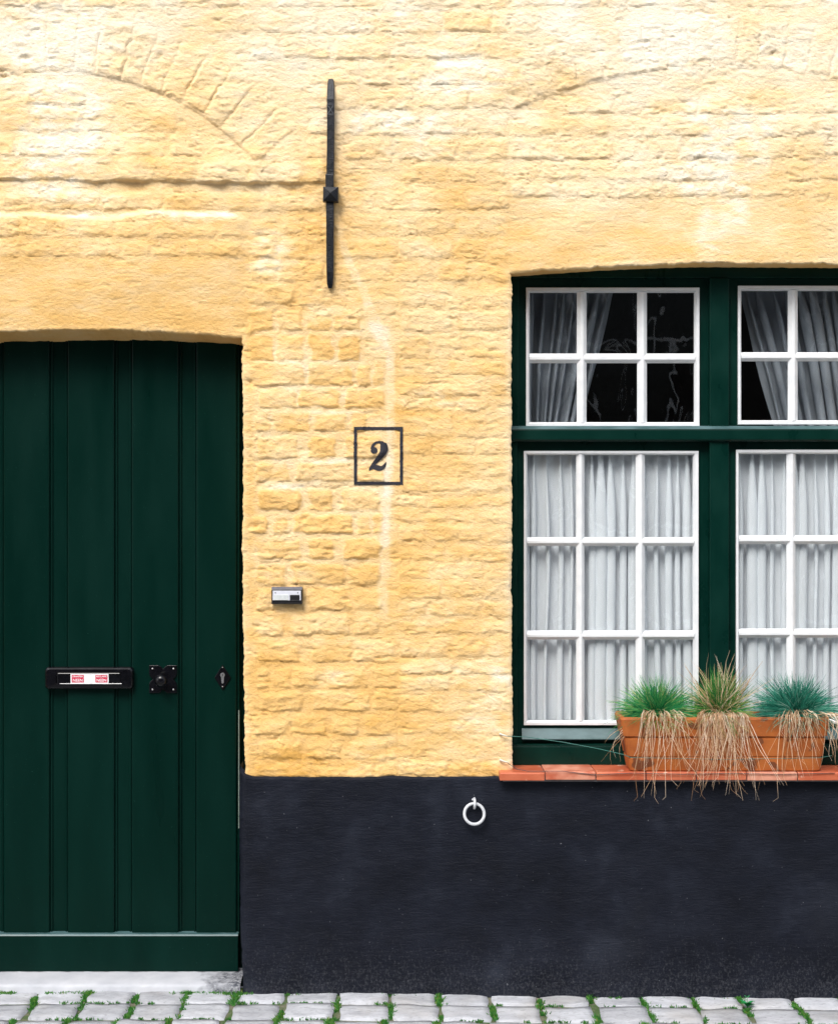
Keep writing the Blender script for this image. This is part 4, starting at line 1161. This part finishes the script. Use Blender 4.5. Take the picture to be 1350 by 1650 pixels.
def tuft(label, px, py, spread, height, mat, nb, nd, seed, lean=0.0, dry_top=0):
    r = random.Random(seed)
    b = W(px, py, .004); b.z = ZS+HP*.99
    root = thing('grass_plant', label, 'plant', tuple(b), 'grass tufts in the window box')
    paths, wid, pk = [], [], []
    for i in range(nb):
        a_ = r.uniform(0, 2*math.pi); rad = r.random()**.6
        th = rad*1.95*r.uniform(.75,1.06)
        L = height*(1.0-.10*rad)*r.uniform(.6,1.25)
        d = Vector((math.sin(th)*math.cos(a_)*spread/height + lean, math.sin(th)*math.sin(a_)*.8, math.cos(th)+.15)).normalized()
        L *= (spread/height)**(abs(math.cos(a_))*rad)
        p = b+Vector((r.gauss(0,.014), r.gauss(0,.012), r.uniform(-.004,.006)))
        pts = [p.copy()]; dd = d.copy()
        drop = r.uniform(.02,.16)*(.3+1.2*rad)
        for kk in range(5):
            p = p+dd*(L/5); dd = (dd+Vector((r.gauss(0,.05), r.gauss(0,.05), -drop))).normalized(); pts.append(p.copy())
        paths.append(pts); wid.append(r.uniform(.0018,.0034)); pk.append(min(1, r.random()**.95))
    link('green_blades', blades(paths, wid, pk), mat, root, kind='stuff')
    paths, wid, pk = [], [], []
    clumps = [(-.42+.18*q+r.uniform(-.1,.1))*spread for q in range(6)]
    for i in range(nd):
        mode = r.random()
        x_ = clumps[i % len(clumps)]+r.gauss(0, spread*.10)
        p = b+Vector((x_*.55+r.gauss(0,.012), r.uniform(-.035,-.01), -.004))
        if i < dry_top:                        # upright straw
            d = Vector((r.gauss(0,.45), r.gauss(-.1,.2), 1)).normalized(); L = height*r.uniform(.8,1.6); pts = [p.copy()]
            for kk in range(6):
                p = p+d*(L/6); d = (d+Vector((r.gauss(0,.06), 0, -.09))).normalized(); pts.append(p.copy())
        else:                                  # falls over the rim and hangs
            rim = Vector((b.x+x_*1.1, PYF-.004-r.random()*.022, ZS+HP*r.uniform(.99,1.06)))
            mid = (p+rim)*.5+Vector((0, 0, r.uniform(.0,.026)))
            hang = (r.random()**1.5)*.19+.015
            if r.random() < .12: hang = r.uniform(.2,.265)
            sl = r.gauss(0,.24)+x_*1.0
            pts = [p.copy(), p*.45+mid*.55+Vector((0,0,.004)), mid, rim*.72+mid*.28+Vector((0,0,.006)), rim]
            q = rim.copy()
            dv = Vector((sl, -.05, -1)).normalized()
            for kk in range(6):
                q = q+dv*(hang/6); dv = (dv+Vector((r.gauss(0,.09), r.gauss(0,.03), 0))).normalized(); pts.append(q.copy())
            if r.random() < .35:
                q = q+Vector((r.choice((-1,1))*r.uniform(.008,.02), -.004, -r.uniform(.008,.02))); pts.append(q.copy())
        paths.append(pts); wid.append(r.uniform(.0017,.0036)); pk.append(r.random())
    link('dry_blades', blades(paths, wid, pk), BL_DRY, root, kind='stuff')
tuft('bright green grass tuft at the left end of the window box', 1057, 1150, .140, .112, BL_GREEN, 1700, 84, 3)
tuft('tallest, yellowing grass tuft in the middle of the window box with most straw', 1158, 1146, .118, .142, BL_MIX, 1200, 270, 5, dry_top=55)
tuft('blue-green grass tuft at the right end of the window box', 1282, 1148, .160, .118, BL_BLUE, 2000, 80, 9)
# straw hanging past the left end of the box belongs to the left tuft's neighbourhood
def stray(label, px_list, name='straw_stems'):
    paths, wid, pk = [], [], []
    r = random.Random(77)
    for (x0, y0, x1, y1, bow) in px_list:
        a, b = W(x0, y0, -.03), W(x1, y1, -.055)
        pts = [a.lerp(b, t)+Vector((bow*math.sin(math.pi*t)*kx, -.004*math.sin(3*t), 0)) for t in [i/6 for i in range(7)]]
        paths.append(pts); wid.append(.0019); pk.append(r.random())
    return blades(paths, wid, pk)
gp = bpy.data.objects['grass_plant']
link('stray_straw', stray('', [(1040,1158,992,1222,-24),(1036,1160,974,1198,-14),(1045,1158,986,1236,-26),(1030,1160,997,1190,-10),(1042,1156,968,1228,-6),(1035,1158,1000,1228,-16)]), BL_DRY, gp)
gp2 = bpy.data.objects['grass_plant.002']
link('stray_straw', stray('', [(1318,1158,1345,1230,10),(1322,1158,1352,1228,8),(1316,1160,1340,1222,14),(1325,1158,1360,1215,10),(1320,1158,1348,1240,4)]), BL_DRY, gp2)

# wires holding the planter, each tied to a hook in the wall
def wire(name, label, pts, hook, mat):
    loc = W(hook[0], hook[1], -float(surf(*hook))-.005)
    root = thing(name, label, 'wire', tuple(loc), 'wires tying the window box to the wall')
    m = MB(); m.tube([W(*p) for p in pts], .0011, 6)
    link('strand', m.mesh('strand', smooth=True), mat, root)
    hx, hy = hook; hs = -float(surf(hx, hy))
    m = MB()
    m.tube([W(hx-3, hy-1, hs+.01), W(hx-2, hy-1, hs-.010), W(hx+5, hy+1.5, hs-.014), W(hx+11, hy+3, hs-.014)], [.0032,.0034,.0030,.0016], 8)
    link('hook', m.mesh('hook', smooth=True), NAILM, root)
    return root
wire('garden_wire', 'thin green wire from the upper wall hook to the window box', [(818,1186.5,-.02),(850,1188,.03),(905,1196,-.02),(960,1206,-.05),(1004,1216,-.060),(1016,1221,-.064),(1170,1224,-.0665),(1320,1221.5,-.064),(1340,1218,-.05)], (808,1184), TWINE)
wire('garden_wire', 'thin dark wire from the lower wall hook along the red tile sill', [(818,1230,-.02),(832,1239.5,-.042),(850,1243,-.052),(905,1243,-.0535),(960,1249,-.0535),(1020,1246,-.0545),(1100,1248,-.056),(1180,1246.5,-.056),(1260,1248,-.056),(1345,1246,-.054)], (808,1226), TWINE_D)

# ------------------------------------------------------------------ pavement
def zg(x): return -0.0105*max(0.0, x+0.35)*min(1, (x+0.35)/0.6 if x > -.35 else 0) - .001
def make_cobble(name, c0, c1, c2):
    m, nt, out = new_mat(name)
    p = N(nt, 'ShaderNodeBsdfPrincipled', Roughness=0.8)
    p.inputs['Specular IOR Level'].default_value = 0.3
    n1 = noise_node(nt, 10, 7, (1,2.2,1), 0.68)
    n2 = noise_node(nt, 3.1, 3)
    n3 = noise_node(nt, 55, 5, (1,2,1), 0.7)
    c = mixc(nt, ramp(nt, n1.outputs[0], [(0.35,(0,0,0)),(0.68,(1,1,1))]).outputs[0], c0, c1)
    c = mixc(nt, ramp(nt, n2.outputs[0], [(0.52,(0,0,0)),(0.80,(.7,.7,.7))]).outputs[0], c, c2)
    c = mixc(nt, ramp(nt, n3.outputs[0], [(0.30,(.55,.55,.55)),(0.46,(0,0,0))]).outputs[0], c, (0.12,0.12,0.115))
    nt.links.new(c, p.inputs['Base Color'])
    nt.links.new(bump_chain(nt, [(n1.outputs[0], 0.8, .006), (n3.outputs[0], 0.8, .003)]), p.inputs['Normal'])
    nt.links.new(p.outputs[0], out.inputs[0])
    return m
COBBLE = make_cobble('pale granite sett', (0.37,0.38,0.41), (0.57,0.585,0.62), (0.36,0.335,0.305))
COBBLE2 = make_cobble('grey granite sett', (0.30,0.31,0.335), (0.49,0.50,0.53), (0.31,0.29,0.26))
BED = simple('mossy joint sand', (0.06,0.11,0.03), (0.17,0.16,0.11), 22, 0.95, bump=1.0, bscale=140, bdist=.006, lo=0.42, hi=0.6)
MOSS = make_blade('moss', [(0,(0.018,0.085,0.012)),(.4,(0.035,0.19,0.03)),(.8,(0.10,0.27,0.03)),(1,(0.24,0.26,0.06))])

m = MB()
nxb = 60
for j, y in enumerate((-1.2, .06)):
    for i in range(nxb+1):
        x = -2.3+4.8*i/nxb; m.v.append((x, y, zg(x)-.008))
m.f = [(i, i+1, nxb+1+i+1, nxb+1+i) for i in range(nxb)]
PAVE = link('pavement', m.mesh('pavement'), BED, None, kind='structure')
PAVE['label'] = 'pale stone sett pavement with moss in the joints'
jpx = [-290,-207,-124,-41,44,126,207,290,373,457,542,628,709,794,876,962,1044,1130,1209,1295,1378,1461,1544]
jx = [(p-PX0)/(PPM*D/(D-.17)) for p in jpx]
rowy = [(-.100, .012), (-.243, -.106), (-.392, -.250), (-.540, -.398), (-.690, -.546), (-.84, -.696)]
joint_pts = []
nc = 0
for ri, (ya_, yb2) in enumerate(rowy):
    for k in range(len(jx)-1):
        r = random.Random(ri*100+k)
        off = .018*math.sin(ri*2.1+1)*(ri > 0)+r.uniform(-.006,.006)
        x0 = jx[k]+off+r.uniform(.004,.010); x1 = jx[k+1]+off-r.uniform(.004,.010)
        y0 = ya_+r.uniform(-.002,.005); y1 = yb2-r.uniform(-.002,.005)
        nu, nv = 6, 5
        V, F = [], []
        lift = r.uniform(-.003,.003); tx, ty = r.uniform(-.025,.025), r.uniform(-.03,.03)
        cr = r.uniform(.010,.02)
        for b_ in range(nv+1):
            for a_ in range(nu+1):
                u, v = a_/nu, b_/nv
                # rounded outline
                uu, vv = 2*u-1, 2*v-1
                cut = max(0, abs(uu)+abs(vv)-1.7)
                x = (x0+x1)/2+uu*(x1-x0)/2*(1-.10*cut)+.003*math.sin(7*v+k*3+ri)*abs(uu)
                y = (y0+y1)/2+vv*(y1-y0)/2*(1-.10*cut)+.002*math.sin(6*u+k*5+ri)*abs(vv)
                ed = min(1, (1-abs(uu))*5)*.5+min(1, (1-abs(vv))*5)*.5
                edge = (1-max(abs(uu)**8, abs(vv)**8))
                z = zg(x)+lift+tx*(x-(x0+x1)/2)+ty*(y-(y0+y1)/2)-.0028*(1-edge)+.0022*math.sin(uu*3.1+k*1.7)*math.cos(vv*2.7+ri*2.2+k)
                V.append((x, y, z))
        n1 = nu+1
        for b_ in range(nv):
            for a_ in range(nu):
                F.append((b_*n1+a_, b_*n1+a_+1, (b_+1)*n1+a_+1, (b_+1)*n1+a_))
        rim = [a_ for a_ in range(n1)]+[b_*n1+nu for b_ in range(1, nv+1)]+[nv*n1+a_ for a_ in range(nu-1, -1, -1)]+[b_*n1 for b_ in range(nv-1, 0, -1)]
        base = len(V)
        for q in rim: V.append((V[q][0], V[q][1], V[q][2]-.05))
        for q in range(len(rim)):
            q2 = (q+1) % len(rim)
            F.append((rim[q], base+q, base+q2, rim[q2]))
        me = np_mesh('cobblestone', V, F)
        link('cobblestone', me, COBBLE if r.random() < .6 else COBBLE2, PAVE); nc += 1
        if ri < 4:
            w_ = x1-x0
            joint_pts.append(('v', (x1+jx[k+1]+off+.008)/2, ya_, yb2))
            joint_pts.append(('h', yb2+.003, x0, x1))
# moss cushions: little leaf fans along the joints, thick by the doorstep
r = random.Random(99)
paths, wid, pk = [], [], []
def mossat(x, y, n, hgt, tone):
    for _ in range(n):
        p = Vector((x+r.gauss(0,.004), y+r.gauss(0,.004), zg(x)-.007+r.uniform(0,.004)))
        d = Vector((r.gauss(0,.6), r.gauss(0,.6), 1)).normalized()
        L = hgt*r.uniform(.5,1.2)
        paths.append([p, p+d*L*.6, p+d*L]); wid.append(r.uniform(.002,.0042)); pk.append(min(1, max(0, r.gauss(tone,.22))))
for jp in joint_pts:
    if jp[0] == 'v':
        _, x, ya_, yb2 = jp
        for q in range(22):
            y = r.uniform(ya_, yb2)
            d_ = float(pn(x*5+.3, y*9, 500))
            if d_ > -.12: mossat(x+r.gauss(0,.004), y, int(8+14*max(0,d_)), .010+.008*max(0,d_), .45+.25*d_)
    else:
        _, y, xa, xb_ = jp
        for q in range(14):
            x = r.uniform(xa, xb_); d_ = float(pn(x*6+.3, y*9+4, 502))
            if d_ > .02 or (x < -.52 and y > -.02): mossat(x, y, 6, .009, .4)
for q in range(420):
    x = r.uniform(-1.45, -.46); d_ = float(pn(x*7, 3.3, 505))
    if d_ > -.25: mossat(x, r.uniform(-.022, -.004), 6, .010, .5)
for q in range(160):
    x = r.uniform(-.46, 1.5)
    if float(pn(x*5, 7.3, 507)) > .05: mossat(x, r.uniform(-.030, -.016), 5, .008, .45)
me = blades(paths, wid, pk)
mo = link('moss', me, MOSS, None, kind='stuff')
mo['label'] = 'green moss growing in the joints between the pale setts'; mo['category'] = 'moss'
# seedling in a joint
loc = W(1203, 1616, -.095); loc.z = zg(loc.x)-.004; loc.y = -.103
WEED = thing('weed_seedling', 'small bright green weed sprouting between setts under the window', 'weed', tuple(loc))
LEAF = simple('weed leaf', (0.01,0.20,0.05), (0.03,0.32,0.09), 80, 0.4)
STEM = simple('weed stem', (0.05,0.22,0.05), (0.08,0.28,0.07), 80, 0.5)
def leaf(base, dirv, L, w_):
    dirv = Vector(dirv).normalized(); s_ = dirv.cross(Vector((0,0,1))).normalized(); u_ = s_.cross(dirv)
    mm = MB(); o = []
    for t, ww, up in ((0,.08,0),(.3,.8,.10),(.6,1,.12),(.85,.6,.06),(1,.05,-.02)):
        c_ = Vector(base)+dirv*L*t+u_*L*up
        o.append((c_-s_*w_*ww*.5, c_+u_*L*-.03, c_+s_*w_*ww*.5))
    mm.v = [tuple(p) for q in o for p in q]
    for i in range(4):
        mm.f += [(i*3,i*3+1,i*3+4,i*3+3),(i*3+1,i*3+2,i*3+5,i*3+4)]
    return mm
for i in range(9):
    an = i*2.4
    link('leaf', leaf((loc.x, loc.y, loc.z+.006), (math.cos(an), math.sin(an)*.7, .35+.25*(i % 3)), .026+.006*(i % 2), .013).mesh('leaf', smooth=True), LEAF, WEED)
m = MB(); m.tube([loc, loc+Vector((.001,0,.02)), loc+Vector((-.001,.001,.036))], .0009, 6)
link('stem', m.mesh('stem', smooth=True), STEM, WEED)
for an in (0.3, 2.5, 4.4):
    link('leaf', leaf(tuple(loc+Vector((-.001,.001,.034))), (math.cos(an), math.sin(an)*.6, .6), .011, .007).mesh('leaf', smooth=True), LEAF, WEED)

# street beyond the built setts
m, nt, out = new_mat('street setts')
p = N(nt, 'ShaderNodeBsdfPrincipled', Roughness=0.85)
tc = nt.nodes.new('ShaderNodeTexCoord'); bt = nt.nodes.new('ShaderNodeTexBrick')
bt.inputs['Color1'].default_value = (0.26,0.26,0.27,1); bt.inputs['Color2'].default_value = (0.19,0.19,0.21,1); bt.inputs['Mortar'].default_value = (0.05,0.07,0.025,1)
bt.inputs['Scale'].default_value = 1.0; bt.inputs['Brick Width'].default_value = .16; bt.inputs['Row Height'].default_value = .145; bt.inputs['Mortar Size'].default_value = .008
nt.links.new(tc.outputs['Object'], bt.inputs['Vector']); nt.links.new(bt.outputs[0], p.inputs['Base Color'])
bm_ = nt.nodes.new('ShaderNodeBump'); bm_.inputs['Distance'].default_value = .01; bm_.invert = True
nt.links.new(bt.outputs['Fac'], bm_.inputs['Height']); nt.links.new(bm_.outputs[0], p.inputs['Normal'])
nt.links.new(p.outputs[0], out.inputs[0])
mb = MB(); mb.v = [(-60,-60,-.062),(60,-60,-.062),(60,60,-.062),(-60,60,-.062)]; mb.f = [(0,1,2,3)]
g = link('street', mb.mesh('street'), m, None, kind='structure'); g['label'] = 'stone sett street'

# ------------------------------------------------------------------ house across the street (seen only as a reflection in the panes)
OPP = thing('house', 'dark brick house across the street, reflected in the upper window panes', 'house', (0, -8.2, -.05))
mb = MB(); mb.box(-7, 7, -8.6, -8.2, -.05, 5.6)
link('wall', mb.mesh('wall'), REDBRICK, OPP)
mb = MB(); mb.prism_x([(-8.15,5.6),(-8.9,5.6),(-12,8.6)], -7.1, 7.1)
link('roof', mb.mesh('roof'), REDBRICK2, OPP)
for wx_ in (-5.1, -2.9, -.7, 1.45, 3.7):
    for wz in (.3, 1.95):
        mb = MB()
        for (a0, a1, b0, b1) in ((wx_,wx_+.045,wz,wz+1.5),(wx_+1.055,wx_+1.1,wz,wz+1.5),(wx_+.045,wx_+1.055,wz,wz+.045),(wx_+.045,wx_+1.055,wz+1.455,wz+1.5),(wx_+.535,wx_+.565,wz+.045,wz+1.455),(wx_+.045,wx_+.535,wz+.9,wz+.93),(wx_+.565,wx_+1.055,wz+.9,wz+.93)):
            mb.box(a0, a1, -8.2, -8.15, b0, b1)
        wf = link('window', mb.mesh('window'), WHITE, OPP)
        mb = MB(); mb.box(wx_+.05, wx_+1.05, -8.2, -8.17, wz+.05, wz+1.45)
        link('pane', mb.mesh('pane'), DARKGL, wf)
